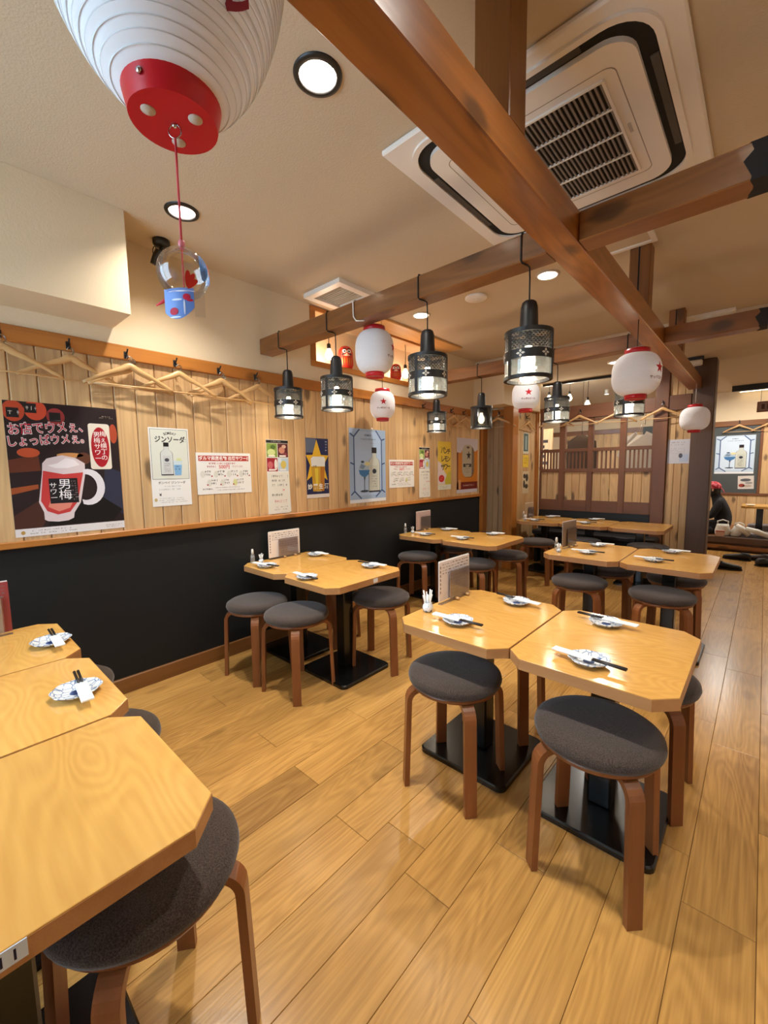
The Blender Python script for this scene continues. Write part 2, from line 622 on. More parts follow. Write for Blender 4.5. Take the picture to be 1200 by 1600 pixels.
BOARD = board_mesh(BW, BL)
known = {-4: 0.89, -3: 1.167, -2: 0.724, -1: 1.52, 0: 1.339, -6: 0.892}
CUT = {}
for k in range(-16, 12):
    xa = -0.105 + BW * k
    off = known.get(k, random.uniform(0, BL)) % BL
    yend = 7.58 if xa > -0.62 else 5.75
    y = off - 2 * BL
    while y < yend - 0.05:
        if y + BL > -0.95:
            me = BOARD
            wid = BW
            xs = xa
            if xa < W:
                xs, wid = W, xa + BW - W
            ln = min(BL, yend - y)
            if wid < BW - 1e-4 or ln < BL - 1e-4:
                key = (round(wid, 4), round(ln, 3))
                me = CUT.setdefault(key, board_mesh(wid, ln))
            put('floor_board', me, M_FLOOR, floor, (xs, y, 0))
        y += BL

# ---- ceiling sheet with round openings for the downlights
cb = MB()
DOWN = [(DOWN_X[0], DOWN_Y[0]), (DOWN_X[1], DOWN_Y[0]), (DOWN_X[0], DOWN_Y[1]), (DOWN_X[1], DOWN_Y[1]), (-0.095, DOWN_Y[0]), (0.90, DOWN_Y[0]), (0.90, DOWN_Y[1])]
xc = sorted({d[0] for d in DOWN})
yc = sorted({d[1] for d in DOWN})
xb, yb = [-3.7], [-1.2]
for c in xc:
    xb += [c - 0.12, c + 0.12]
for c in yc:
    yb += [c - 0.12, c + 0.12]
xb.append(1.7)
yb.append(9.4)
for i in range(len(xb) - 1):
    for j in range(len(yb) - 1):
        x0, x1, y0, y1 = xb[i], xb[i + 1], yb[j], yb[j + 1]
        cx, cy, n = (x0 + x1) / 2, (y0 + y1) / 2, 32
        if any(abs(cx - d[0]) < 1e-4 and abs(cy - d[1]) < 1e-4 for d in DOWN):
            ring, sq = [], []
            for k in range(n):
                a = 2 * PI * k / n
                c, s_ = math.cos(a), math.sin(a)
                q = 0.12 / max(abs(c), abs(s_))
                ring.append((cx + DOWN_R * c, cy + DOWN_R * s_, CEIL))
                sq.append((cx + q * c, cy + q * s_, CEIL))
            cb.add(ring + sq, [(k, (k + 1) % n, n + (k + 1) % n, n + k) for k in range(n)])
        else:
            cb.add([(x0, y0, CEIL), (x1, y0, CEIL), (x1, y1, CEIL), (x0, y1, CEIL)], [(0, 1, 2, 3)])
ceiling = struct('ceiling', cb, M_CEIL)

# ---- left wall: charcoal panel below, boards above, plaster over the trim
NY0, NY1, NZ0, NZ1 = 2.06, 3.56, 2.03, 2.415      # niche opening
wl = MB()
wl.box(-2.85, W - 0.016, -1.2, 4.70, 0, 1.86)
wl.box(-2.85, W, -1.2, 4.70, 1.86, NZ0)
wl.box(-2.85, W, -1.2, NY0, NZ0, CEIL)
wl.box(-2.85, W, NY1, 4.70, NZ0, CEIL)
wl.box(-2.85, W, NY0, NY1, NZ1, CEIL)
wl.box(-2.85, -2.80, NY0, NY1, NZ0, NZ1)
wall_left = struct('wall_left', wl, M_PLASTER)
MB().box(W - 0.016, W - 0.004, -1.2, 4.58, 0.0, 0.90).build('charcoal_panel', M_DARKWALL, wall_left)


def wallboard_mesh(w, h, t=0.014):
    """vertical tongue and groove board, local x across, z up, front at y=0 (facing -y)"""
    g, c = 0.0012, 0.0045
    vs = []
    for x, y in ((g, t), (g, c), (g + c, 0), (w - g - c, 0), (w - g, c), (w - g, t)):
        vs.append((x, y, 0))
    vs2 = [(x, y, h) for x, y, _ in vs]
    n = len(vs)
    fs = [(i, i + 1, n + i + 1, n + i) for i in range(n - 1)] + [tuple(range(n)), tuple(range(2 * n - 1, n - 1, -1))]
    return MB().add(vs + vs2, fs).mesh('wall_board')


PB = 0.104
WBOARD = wallboard_mesh(PB, 0.96)
y = 0.309 - PB * 12
while y < 4.56:
    # local x runs along +Y, boards face +X
    w_ = min(PB, 4.585 - y)
    me = WBOARD if w_ > PB - 1e-4 else wallboard_mesh(w_, 0.96)
    put('wall_board', me, M_PINE, wall_left, (W, y, 0.88), (0, 0, PI / 2))
    y += PB

struct('trim_1', MB().cbox(W - 0.004, W + 0.020, -1.2, 4.585, 1.815, 1.890), M_TRIM_Y, 'amber picture rail board carrying the coat hooks along the left wall')
struct('trim_2', MB().cbox(W - 0.004, W + 0.022, -1.2, 4.585, 0.876, 0.908), M_TRIM_Y, 'amber dado rail above the charcoal panel on the left wall')
struct('baseboard_left', MB().cbox(W - 0.006, W + 0.014, -1.2, 4.58, 0.0, 0.088, 0.003), wood('base_y', (140, 92, 46), (100, 62, 28), axis=1, along=1.6, across=20, ring=18, rough=0.4, var=0.02))
struct('trim_3', MB().cbox(W - 0.01, W + 0.035, 4.585, 4.70, 0, 1.89), M_TRIM_Z, 'amber corner post at the end of the left wall')
# niche lining and frame
nf = struct('trim_4', MB().box(W - 0.235, W - 0.002, NY0, NY1, NZ0 - 0.0005, NZ0 + 0.012), M_TRIM_Y, 'wooden frame of the lit niche above the left wall')
MB().cbox(W - 0.002, W + 0.012, NY0 - 0.02, NY1 + 0.02, 2.000, 2.042, 0.003).build('sill', M_TRIM_Y, nf)
MB().cbox(W - 0.002, W + 0.012, NY0 - 0.02, NY1 + 0.02, 2.405, 2.436, 0.003).build('head', M_TRIM_Y, nf)
MB().cbox(W - 0.002, W + 0.012, NY0 - 0.02, NY0 + 0.028, 2.042, 2.405, 0.003).build('jamb', M_TRIM_Z, nf)
MB().cbox(W - 0.002, W + 0.012, NY1 - 0.028, NY1 + 0.02, 2.042, 2.405, 0.003).build('jamb', M_TRIM_Z, nf)
struct('trim_5', MB().cbox(-2.555, -2.345, 2.45, 3.80, 2.420, 2.4398, 0.004), wood('ceil_board', (224, 176, 112), (180, 126, 66), axis=1, along=1.6, across=16, ring=20, rough=0.5, knots=0.5, var=0.02), 'pale timber board fixed flat to the ceiling over the niche')

# boxed-in soffits
struct('ceiling_bulkhead', MB().box(W + 0.0005, -2.29, -1.2, 0.745, 1.972, 2.4395), M_PLASTER)
struct('ceiling_bulkhead', MB().box(W + 0.0005, -2.19, 4.42, 5.43, 1.925, 2.2895), M_PLASTER)

# ---- return wall (faces the camera) and its side
rw = struct('wall_return', MB().box(W + 0.001, -2.26, 4.716, 5.62, 0, 1.925), M_PLASTER)
RB = wallboard_mesh(0.0745, 1.83)
for k in range(3):
    put('wall_board', RB, M_GREYPINE, rw, (-2.535 + 0.0745 * k, 4.702, 0))
struct('trim_6', MB().cbox(-2.535, -2.312, 4.682, 4.715, 1.825, 1.905), M_TRIM_X, 'amber hook board across the short return wall')
struct('trim_7', MB().cbox(-2.311, -2.19, 4.66, 4.80, 0, 1.925), M_TRIM_Z, 'amber square post at the corner of the return wall')
SB = wallboard_mesh(0.10, 1.925)
for k in range(7):
    put('wall_board', SB, M_PINE, rw, (-2.246, 4.80 + 0.10 * k, 0), (0, 0, PI / 2))
struct('trim_8', MB().cbox(-2.25, -2.222, 5.43, 5.505, 0, 2.30), M_TRIM_Z, 'amber post where the side wall meets the latticed partition')

# ---- partition with panelled and latticed bays
PY0, PY1 = 5.53, 5.59
part = struct('wall_partition', MB().box(-2.222, -0.94, PY0 + 0.012, PY1, 0, 0.66), plain('black_lacquer', (22, 20, 19), rough=0.5))
mull = [(-2.222, -2.20), (-1.97, -1.90), (-1.63, -1.57), (-1.28, -1.215), (-0.955, -0.94)]
for a, b in mull:
    MB().cbox(a, b, PY0, PY1, 0.66, 1.81, 0.003).build('mullion', M_REDWOOD_Z, part)
for i in range(4):
    a, b = mull[i][1], mull[i + 1][0]
    for z0, z1, nm in ((0.66, 0.80, 'bottom_rail'), (1.150, 1.195, 'middle_rail'), (1.405, 1.445, 'lattice_rail')):
        MB().cbox(a, b, PY0 + 0.004, PY1 - 0.004, z0, z1, 0.002).build(nm, M_REDWOOD_X, part)
    if i in (1, 2):
        MB().cbox(a, b, PY0 + 0.006, PY1 - 0.006, 1.775, 1.80, 0.002).build('top_rail', M_REDWOOD_X, part)
    nb = 3
    wb = (b - a) / nb
    pm = wallboard_mesh(wb, 0.35, 0.02)
    for k in range(nb):
        put('panel_board', pm, M_PINE, part, (a + wb * k, PY0 + 0.02, 0.80))
    sm = MB().box(-0.008, 0.008, -0.008, 0.008, 1.195, 1.405).mesh('slat')
    for k in range(5):
        put('slat', sm, M_REDWOOD_Z, part, (a + (b - a) * (k + 1) / 6.0, (PY0 + PY1) / 2, 0))
pb_ = struct('trim_9', MB().cbox(-2.222, -0.615, PY0 - 0.015, PY1 + 0.01, 1.81, 1.97), M_REDWOOD_X, 'red stained top beam over the latticed partition')
struct('trim_10', MB().cbox(-0.938, -0.812, PY0 - 0.03, PY1 + 0.03, 0, 2.29), M_REDWOOD_Z, 'red stained square post at the end of the lattice')
wp = struct('wall_end', MB().box(-0.811, -0.60, PY0 + 0.03, PY1, 0, 2.29), M_PLASTER)
EB = wallboard_mesh(0.0703, 2.29, 0.02)
for k in range(3):
    put('wall_board', EB, M_PINE, wp, (-0.811 + 0.0703 * k, PY0 + 0.012, 0))
struct('trim_11', MB().cbox(-0.598, -0.415, 5.44, 5.66, 0, 2.29, 0.008), M_DARKPOST, 'dark brown structural post where the long beam ends')

# lowered ceilings beyond the post
struct('ceiling_bulkhead', MB().box(-2.57, -0.41, 4.45, 5.64, 2.2905, 2.4395), M_CEIL)
struct('ceiling_bulkhead', MB().box(-0.41, 1.7, 4.45, 7.66, 2.2905, 2.4395), M_CEIL)
tag(MB().box(-2.215, -0.945, 5.565, 5.60, 2.262, 2.290).build('curtain_track', M_BLACK), 'black track under the soffit above the latticed partition', 'track')
tag(MB().box(-0.40, 0.9, 7.60, 7.64, 2.215, 2.290).build('curtain_track', M_BLACK), 'black track at the ceiling edge over the raised platform', 'track')

# ---- far wall, platform
FY = 9.30
wf = struct('wall_back', MB().box(-3.7, 1.7, FY, FY + 0.1, 0, CEIL), M_PLASTER)
FBm = wallboard_mesh(0.12, 0.72 - 0.19)
for k in range(14):
    put('wall_board', FBm, M_PINE, wf, (-0.80 + 0.12 * k, FY - 0.014, 0.19))
FBu = wallboard_mesh(0.12, 1.14)
for k in range(8):
    put('wall_board', FBu, M_PINE, wf, (-0.055 + 0.12 * k, FY - 0.014, 0.74))
for k in range(18):
    put('wall_board', FBu, M_PINE, wf, (-3.2 + 0.13 * k, FY - 0.014, 0.74))
MB().box(-0.80, -0.085, FY - 0.012, FY, 0.74, 1.88).build('charcoal_panel', plain('lighter_panel', (70, 74, 74), rough=0.6), wf)  # charcoal panel in a paler grey: the light on it is in the colour
MB().box(-1.75, -1.02, FY - 0.05, FY - 0.015, 0.98, 1.95).build('charcoal_panel', MATS['lighter_panel'], wf)
struct('trim_12', MB().cbox(-3.7, 1.7, FY - 0.03, FY, 1.86, 1.95), M_BEAM_X, 'brown hook board along the far wall')
struct('trim_13', MB().cbox(-0.80, 1.7, FY - 0.03, FY, 0.70, 0.74), M_REDWOOD_X, 'dark dado rail on the far wall')
struct('trim_14', MB().cbox(-0.085, -0.050, FY - 0.03, FY - 0.001, 0.74, 1.86), M_REDWOOD_Z, 'dark upright beside the charcoal panel on the far wall')
struct('floor_platform', MB().box(-3.7, 1.7, 7.66, FY, 0, 0.19), M_BEAM_X)
struct('trim_15', MB().cbox(-3.7, 1.7, 7.60, 7.66, 0.115, 0.20), M_DARKPOST, 'dark front board of the raised platform')
struct('trim_16', MB().cbox(-3.7, 1.7, 7.57, 7.66, 0.035, 0.085), M_BEAM_X, 'paler toe board below the platform edge')
struct('wall_right', MB().box(1.7, 1.8, -1.2, 9.4, 0, CEIL), plain('white_plaster', (240, 236, 228), rough=0.95, spec=0.1))
struct('wall_rear', MB().box(-2.85, -2.30, -1.3, -1.2, 0, CEIL).box(-0.55, 1.8, -1.3, -1.2, 0, CEIL).box(-2.30, -0.55, -1.3, -1.2, 0, 0.55).box(-2.30, -0.55, -1.3, -1.2, 2.25, CEIL), M_PLASTER)
win = struct('window_1', MB().cbox(-2.30, -2.25, -1.28, -1.22, 0.55, 2.25, 0.004), M_TRIM_Z, 'wooden framed shop window behind the near tables')
MB().cbox(-0.60, -0.55, -1.28, -1.22, 0.55, 2.25, 0.004).build('frame_stile', M_TRIM_Z, win)
MB().cbox(-1.45, -1.40, -1.28, -1.22, 0.55, 2.25, 0.004).build('frame_stile', M_TRIM_Z, win)
MB().cbox(-2.25, -0.60, -1.28, -1.22, 0.55, 0.60, 0.004).build('frame_rail', M_TRIM_X, win)
MB().cbox(-2.25, -0.60, -1.28, -1.22, 2.20, 2.25, 0.004).build('frame_rail', M_TRIM_X, win)
for xa, xb_ in ((-2.25, -1.45), (-1.40, -0.60)):
    MB().box(xa, xb_, -1.252, -1.248, 0.60, 2.20).build('pane', M_GLASS, win)
struct('wall_side', MB().box(-3.8, -3.7, 4.7, 9.4, 0, CEIL), M_PLASTER)

# ================================================================== BEAMS
BX0, BX1 = -0.637, -0.530
main = thing('ceiling_beam', 'long glossy reddish brown beam running lengthwise under the ceiling', 'beam', (-0.583, 0, 2.0))
MB().cbox(BX0 + 0.583, BX1 + 0.583, -0.6, 5.44, -0.004, 0.106, 0.004).build('beam', M_BEAM_Y, main)
for yy in (1.08, 2.79, 4.10):
    p_ = MB().cbox(BX0 + 0.585, BX1 + 0.581, yy, yy + 0.095, 0.106, 0.4395, 0.003).build('hanger_post', M_BEAM_Z, main)
    if yy > 2:
        MB().box(BX0 + 0.583 + 0.046, BX0 + 0.583 + 0.054, yy - 0.001, yy + 0.004, 0.108, 0.435).build('gap', M_DARKSLOT, p_)


def crossbeam(y0, y1, xr, tail, lab):
    t = thing('crossbeam', lab, 'beam', (-1.3, y0, 2.0))
    MB().cbox(W + 1.302, BX0 + 1.3 - 0.001, 0, y1 - y0, 0, 0.10, 0.004).build('beam', M_BEAM_X, t)
    MB().cbox(BX1 + 1.3 + 0.001, xr - 0.03 + 1.3, 0, y1 - y0, 0, 0.10, 0.004).build('beam', M_BEAM_X, t)
    # charred ragged end
    n = 9
    e = MB()
    vs, fs = [], []
    rnd = random.Random(3)
    prof = [(-0.0006, -0.0006), (y1 - y0 + 0.0006, -0.0006), (y1 - y0 + 0.0006, 0.1006), (-0.0006, 0.1006)]
    outer = []
    for k in range(4):
        a, b = prof[k], prof[(k + 1) % 4]
        for j in range(n):
            q = j / n
            outer.append((a[0] + (b[0] - a[0]) * q, a[1] + (b[1] - a[1]) * q))
    L = len(outer)
    for yy, zz in outer:
        vs.append((xr - 0.035 + 1.3 + 0.012 * math.sin(zz * 95 + yy * 40) - rnd.uniform(0.0, 0.012), yy, zz))
    for yy, zz in outer:
        vs.append((xr + tail + 1.3, 0.05 + (yy - 0.05) * 0.97, 0.05 + (zz - 0.05) * 0.97))
    fs = [(i, (i + 1) % L, L + (i + 1) % L, L + i) for i in range(L)] + [tuple(range(L, 2 * L)), tuple(range(L - 1, -1, -1))]
    e.add(vs, fs)
    e.build('charred_end', M_CHAR, t, label='blackened burnt end of the beam')
    return t


crossbeam(1.61, 1.71, -0.038, 0.16, 'brown crossbeam with pendant lamps passing under the air conditioner')
crossbeam(3.28, 3.38, -0.036, 0.0, 'brown crossbeam with pendant lamps nearer the latticed partition')

# ================================================================== CEILING FITTINGS
where = ['close to the long beam in the front row', 'beside the boxed-in soffit in the front row', 'close to the long beam past the air conditioner', 'over the niche past the air conditioner',
         'on the aisle side of the long beam', 'by the right wall in the front row', 'by the right wall past the air conditioner']
for i, (x, y) in enumerate(DOWN):
    if True:
        j = 0 if y < 2 else 1
        t = thing('downlight', 'round recessed downlight with thin rim, ' + where[i], 'light', (x, y, CEIL), group='recessed downlights')
        R_ = DOWN_R
        rim = plain('rim_black', (30, 27, 25), rough=0.4) if j == 0 else plain('rim_cream', (190, 172, 150), rough=0.4)
        MB().lathe([(R_ + 0.014, -0.001), (R_ + 0.012, -0.007), (R_ - 0.004, -0.009), (R_ - 0.004, 0.004)], 36, cap=False).build('rim', rim, t)
        MB().lathe([(R_ - 0.003, 0.0), (R_ - 0.008, 0.035), (R_ - 0.010, 0.07)], 36, cap=False).build('reflector', M_REFL, t)
        MB().lathe([(0.0, 0.066), (R_ - 0.011, 0.069)], 36, cap=False).build('lamp_disc', M_LED, t)
        light('downlight_lamp', 'AREA', (0, 0, 0.05), LAMP_DOWN * ((1.0 if y < 2 else 0.72) if x < -1 else 0.6), NEUTRAL, t, size=0.08, spread=math.radians(150))

t = thing('downlight', 'shallow round white light on the lowered ceiling before the partition', 'light', (-1.205, 4.91, 2.2905), group='recessed downlights')
MB().lathe([(0.075, -0.0005), (0.074, -0.012), (0.060, -0.014), (0.060, -0.004)], 32, cap=False).build('rim', M_OFFWHITE, t)
MB().lathe([(0.0, -0.008), (0.060, -0.006)], 32, cap=False).build('lamp_disc', M_LED, t)
light('downlight_lamp', 'AREA', (0, 0, -0.02), LAMP_DOWN * 0.8, NEUTRAL, t, size=0.10, spread=math.radians(160))

# air conditioner cassette
ac = thing('air_conditioner', 'square white ceiling cassette air conditioner with rounded black air slots', 'air conditioner', (-0.694, 1.77, CEIL))
MB().cbox(-0.473, 0.473, -0.473, 0.473, -0.022, -0.0005, 0.006).build('panel', M_OFFWHITE, ac)


def ring_band(p_out, p_in, z0, z1):
    n = len(p_out)
    b = MB()
    vs = [(x, y, z0) for x, y in p_out] + [(x, y, z0) for x, y in p_in] + [(x, y, z1) for x, y in p_out] + [(x, y, z1) for x, y in p_in]
    fs = []
    for i in range(n):
        j = (i + 1) % n
        fs += [(i, j, n + j, n + i), (2 * n + i, 2 * n + j, 3 * n + j, 3 * n + i), (i, j, 2 * n + j, 2 * n + i), (n + i, n + j, 3 * n + j, 3 * n + i)]
    return b.add(vs, fs)


ring_band(rrect(-0.42, 0.42, -0.43, 0.43, 0.13, 8), rrect(-0.40, 0.40, -0.41, 0.41, 0.115, 8), -0.032, -0.022).build('slot_rim', M_OFFWHITE, ac)
ring_band(rrect(-0.408, 0.408, -0.418, 0.418, 0.12, 8), rrect(-0.33, 0.33, -0.35, 0.35, 0.06, 8), -0.0245, -0.022).build('air_slot', M_DARKSLOT, ac, label='black curved air outlet slot')
for sx, sy, hx, hy in ((0, 1, 0.23, 0.012), (0, -1, 0.23, 0.012), (1, 0, 0.012, 0.23), (-1, 0, 0.012, 0.23)):
    MB().cbox(sx * 0.385 - hx, sx * 0.385 + hx, sy * 0.392 - hy, sy * 0.392 + hy, -0.029, -0.0245, 0.002).build('louver', plain('louver_grey', (70, 64, 60), rough=0.5), ac)
MB().prism(rrect(-0.355, 0.355, -0.372, 0.372, 0.085, 8), -0.040, -0.022).build('inner_panel', M_OFFWHITE, ac)
ring_band(rrect(-0.295, 0.295, -0.295, 0.295, 0.03, 4), rrect(-0.2925, 0.2925, -0.2925, 0.2925, 0.03, 4), -0.0406, -0.040).build('seam', plain('seam_grey', (150, 138, 126)), ac)
MB().box(-0.255, 0.255, -0.262, 0.262, -0.0408, -0.0398).build('grille_back', M_DARKSLOT, ac)
sl = MB().box(-0.0032, 0.0032, -0.262, 0.262, -0.047, -0.0408).mesh('grille_slat')
for k in range(32):
    put('grille_slat', sl, plain('slat_grey', (128, 116, 106), rough=0.5), ac, (-0.255 + 0.51 * (k + 0.5) / 32, 0, 0))
for k in range(5):
    yy = -0.262 + 0.524 * k / 4
    MB().box(-0.255, 0.255, yy - 0.004, yy + 0.004, -0.0485, -0.0408).build('grille_bar', M_OFFWHITE, ac)
for k in (-1, 1):
    MB().box(k * 0.255 - 0.004, k * 0.255 + 0.004, -0.262, 0.262, -0.0485, -0.0408).build('grille_bar', M_OFFWHITE, ac)
MB().cbox(0.27, 0.28, -0.02, 0.03, -0.0425, -0.040, 0.001).build('latch', plain('latch_grey', (196, 186, 174)), ac)

# vent, detector, hatch, camera and small ceiling units
v = thing('ceiling_vent', 'square white ventilation grille in the ceiling beside the niche', 'vent', (-2.265, 2.07, CEIL))
ring_band(rect(-0.185, 0.185, -0.17, 0.17), rect(-0.135, 0.135, -0.12, 0.12), -0.030, -0.0005).build('frame', M_OFFWHITE, v)
MB().box(-0.135, 0.135, -0.12, 0.12, -0.012, -0.006).build('filter', plain('vent_filter', (176, 164, 146), rough=0.9, bump=0.6, bscale=300), v)
vs_ = MB().box(-0.135, 0.135, -0.0016, 0.0016, -0.018, -0.012).mesh('slat')
for k in range(11):
    put('slat', vs_, plain('vent_slat', (196, 184, 166)), v, (0, -0.11 + 0.022 * k, 0))
t = thing('smoke_detector', 'flat round cream detector disc on the ceiling', 'detector', (-1.61, 2.79, CEIL))
MB().lathe([(0.078, -0.0005), (0.078, -0.010), (0.070, -0.016), (0.0, -0.017)], 32).build('cover', M_OFFWHITE, t)
MB().lathe([(0.018, -0.0165), (0.016, -0.021), (0.0, -0.022)], 16).build('sensor', M_OFFWHITE, t)
t = thing('ceiling_hatch', 'cream access hatch frame on the ceiling behind the short hanging post', 'hatch', (-0.70, 2.58, CEIL))
ring_band(rect(-0.20, 0.20, -0.20, 0.20), rect(-0.175, 0.175, -0.175, 0.175), -0.014, -0.0005).build('frame', M_OFFWHITE, t)
MB().box(-0.175, 0.175, -0.175, 0.175, -0.006, -0.001).build('lid', M_CEIL, t)
t = thing('lit_step_box', 'slim cream box standing in for the lit ceiling step past the second crossbeam', 'light', (-0.405, 4.40, CEIL))  # plain cream box put where the lowered ceiling's step face catches light
MB().cbox(-0.165, 0.165, -0.04, 0.04, -0.028, -0.0005, 0.004).build('housing', M_OFFWHITE, t)
MB().cbox(-0.15, 0.15, -0.03, 0.03, -0.036, -0.028, 0.003).build('diffuser', M_WHITE, t)
t = thing('exit_sign', 'small cream box light with black top beside the dark post', 'light', (-0.585, 5.30, 2.29))
MB().cbox(-0.075, 0.075, -0.03, 0.03, -0.030, -0.0005, 0.003).build('mount', M_BLACK, t)
MB().cbox(-0.065, 0.065, -0.035, 0.025, -0.085, -0.030, 0.01).build('diffuser', M_WHITE, t)
t = thing('security_camera', 'small black spotlight on a round ceiling base by the boxed soffit', 'spotlight', (-2.44, 0.965, CEIL))
MB().lathe([(0.042, -0.0005), (0.042, -0.022), (0.034, -0.03), (0.0, -0.031)], 24).build('base', M_BLACK, t)
MB().tube([(0, 0, -0.028), (-0.004, -0.004, -0.05), (-0.008, -0.01, -0.066)], 0.009, 8).build('arm', M_BLACK, t)
MB().tube([(0.004, -0.012, -0.055), (-0.010, -0.02, -0.085), (-0.022, -0.028, -0.125)], [0.020, 0.024, 0.026], 16).build('lamp_head', M_BLACK, t)
MB().tube([(-0.02 + 0.022 * math.cos(a), -0.03, -0.052 + 0.018 * math.sin(a)) for a in [2 * PI * k / 14 for k in range(14)]], 0.0025, 6, closed=True).build('cord', M_CORD, t)
for x, y, z, w in ((-1.60, 4.05, CEIL, 'over the second crossbeam'),):
    t = thing('spotlight', 'small black ceiling spotlight ' + w, 'spotlight', (x, y, z))
    MB().lathe([(0.035, -0.0005), (0.035, -0.02), (0.0, -0.022)], 20).build('base', M_BLACK, t)
    MB().tube([(0, 0, -0.02), (0, 0, -0.05)], 0.008, 8).build('arm', M_BLACK, t)
    MB().tube([(0.03, 0.02, -0.045), (0, 0, -0.06), (-0.04, -0.03, -0.08)], [0.022, 0.026, 0.026], 14).build('lamp_head', M_BLACK, t)

# ================================================================== PENDANT LAMPS
SH = 0.185


def pendant(name, lab, x, yc, smoky=False, grp='pendant lamps on the crossbeams', rot=0.3, fancy=True):
    """origin at the rim of the shade; beam front face is 0.05 in front of the lamp axis"""
    zb = 1.563
    t = thing(name, lab, 'lamp', (x, yc, zb), rot, grp)
    r = 0.090
    MB().lathe([(0.020, SH + 0.118), (0.027, SH + 0.112), (0.032, SH + 0.095), (0.036, SH + 0.012), (0.037, SH), (0.0, SH)][::-1], 24).build('socket_cover', M_BLACK, t)
    g = MB()
    g.lathe([(r, 0.004), (r, SH - 0.012), (r - 0.002, SH - 0.012), (r - 0.002, 0.004)], 40, cap=False)
    gl = g.build('glass_shade', M_SMOKE if smoky else M_RIBGLASS, t)
    fr = M_BLACK
    ring_band(ell(0, 0, r + 0.003, r + 0.003, 40), ell(0, 0, r - 0.010, r - 0.010, 40), 0.0, 0.013).build('bottom_ring', fr, t)
    ring_band(ell(0, 0, r + 0.003, r + 0.003, 40), ell(0, 0, r - 0.006, r - 0.006, 40), SH - 0.016, SH).build('top_ring', fr, t)
    for k in range(4):
        a = k * PI / 2
        c, s_ = math.cos(a), math.sin(a)
        MB().strip([(0.03 * c, 0.03 * s_, SH - 0.004), (r * c, r * s_, SH - 0.004)], 0.012, 0.004, (-s_, c, 0)).build('spoke', fr, t)
    for k in range(3):
        a = 2 * PI * k / 3 + 0.15
        c, s_ = math.cos(a), math.sin(a)
        MB().strip([((r + 0.002) * c, (r + 0.002) * s_, 0.006), ((r + 0.002) * c, (r + 0.002) * s_, SH - 0.006)], 0.015, 0.003, (-s_, c, 0)).build('strap', fr, t)
    if not smoky:
        # embossed hammered diamond net on the upper glass
        net = MB()
        rr = r + 0.0008
        for i in range(8):
            z0 = 0.112 + i * 0.0072
            for k in range(38):
                a = 2 * PI * (k + 0.5 * (i % 2)) / 38
                da = PI / 38 * 0.70
                net.add([(rr * math.cos(a - da), rr * math.sin(a - da), z0 + 0.0024), (rr * math.cos(a), rr * math.sin(a), z0 - 0.0006),
                         (rr * math.cos(a + da), rr * math.sin(a + da), z0 + 0.0024), (rr * math.cos(a), rr * math.sin(a), z0 + 0.0054)], [(0, 1, 2, 3)])
        o = net.build('hammered_net', M_BLACK, t)
        o['kind'] = 'stuff'
        ring_band(ell(0, 0, r + 0.003, r + 0.003, 40), ell(0, 0, r + 0.0002, r + 0.0002, 40), 0.072, 0.106).build('middle_band', fr, t)
        cream = plain('cream_cutout', (206, 196, 180), rough=0.5)
        for k in range(6):
            a0 = 2 * PI * k / 6 + 0.67
            fl = MB()
            for q in range(4):
                aq = q * PI / 2
                pts = []
                for d, w_ in ((0.0015, 0.0), (0.008, 0.0048), (0.0155, 0.0), (0.008, -0.0048)):
                    u = d * math.cos(aq) - w_ * math.sin(aq)
                    h = d * math.sin(aq) + w_ * math.cos(aq)
                    a = a0 + u * 1.15 / (r + 0.004)
                    pts.append(((r + 0.0036) * math.cos(a), (r + 0.0036) * math.sin(a), 0.089 + h))
                fl.add(pts, [(0, 1, 2, 3)])
            fl.build('flower_cutout', cream, t, label='pale four petal flower pierced in the black band')
    bz = 0.075
    MB().lathe([(0.0, bz - 0.034), (0.012, bz - 0.031), (0.024, bz - 0.016), (0.028, bz), (0.024, bz + 0.020), (0.014, bz + 0.042), (0.012, bz + 0.06), (0.0, bz + 0.062)], 20).build('bulb', M_BULB, t)
    MB().lathe([(0.014, SH - 0.001), (0.014, bz + 0.058)], 16).build('bulb_socket', M_BLACK, t)
    light('pendant_glow', 'POINT', (0, 0, bz - 0.045), LAMP_PENDANT * (0.5 if smoky else 1.0), WARM, t, size=0.03)
    # cord: down from the beam, looped round its front face
    c_ = math.cos(-rot)
    s_ = math.sin(-rot)

    def L(dx, dy, z):
        return (dx * c_ - dy * s_, dx * s_ + dy * c_, z - zb)
    ct = SH + 0.117
    pts = [L(0, 0, zb + ct), L(0, 0, 1.95), L(-0.002, 0, 1.992), L(-0.006, -0.012, 1.9965), L(-0.012, -0.046, 1.9965), L(-0.014, -0.0535, 2.005), L(-0.014, -0.0535, 2.09), L(-0.012, -0.050, 2.103), L(-0.010, -0.02, 2.1035), L(-0.010, 0.03, 2.1035)]
    MB().tube(pts, 0.0032, 8).build('cord', M_CORD, t)
    return t


PX = (-2.332, -1.860, -1.214, -0.722)
near_w = ('at the wall end of the crossbeam under the air conditioner', 'second from the wall on the crossbeam under the air conditioner',
          'third from the wall on the crossbeam under the air conditioner', 'beside the long beam on the crossbeam under the air conditioner')
far_w = ('at the wall end of the crossbeam near the partition', 'second from the wall on the crossbeam near the partition',
         'third from the wall on the crossbeam near the partition', 'beside the long beam on the crossbeam near the partition')
rots = (0.25, 0.55, 0.40, -0.05)
for i in range(4):
    pendant('pendant_lamp', 'black cage pendant lamp ' + near_w[i], PX[i], 1.66, rot=rots[i])
for i in range(4):
    pendant('pendant_lamp', ('smoked black pendant lamp ' if i == 1 else 'black cage pendant lamp ') + far_w[i], PX[i], 3.33, smoky=(i == 1), rot=rots[3 - i])

# ================================================================== PAPER LANTERNS


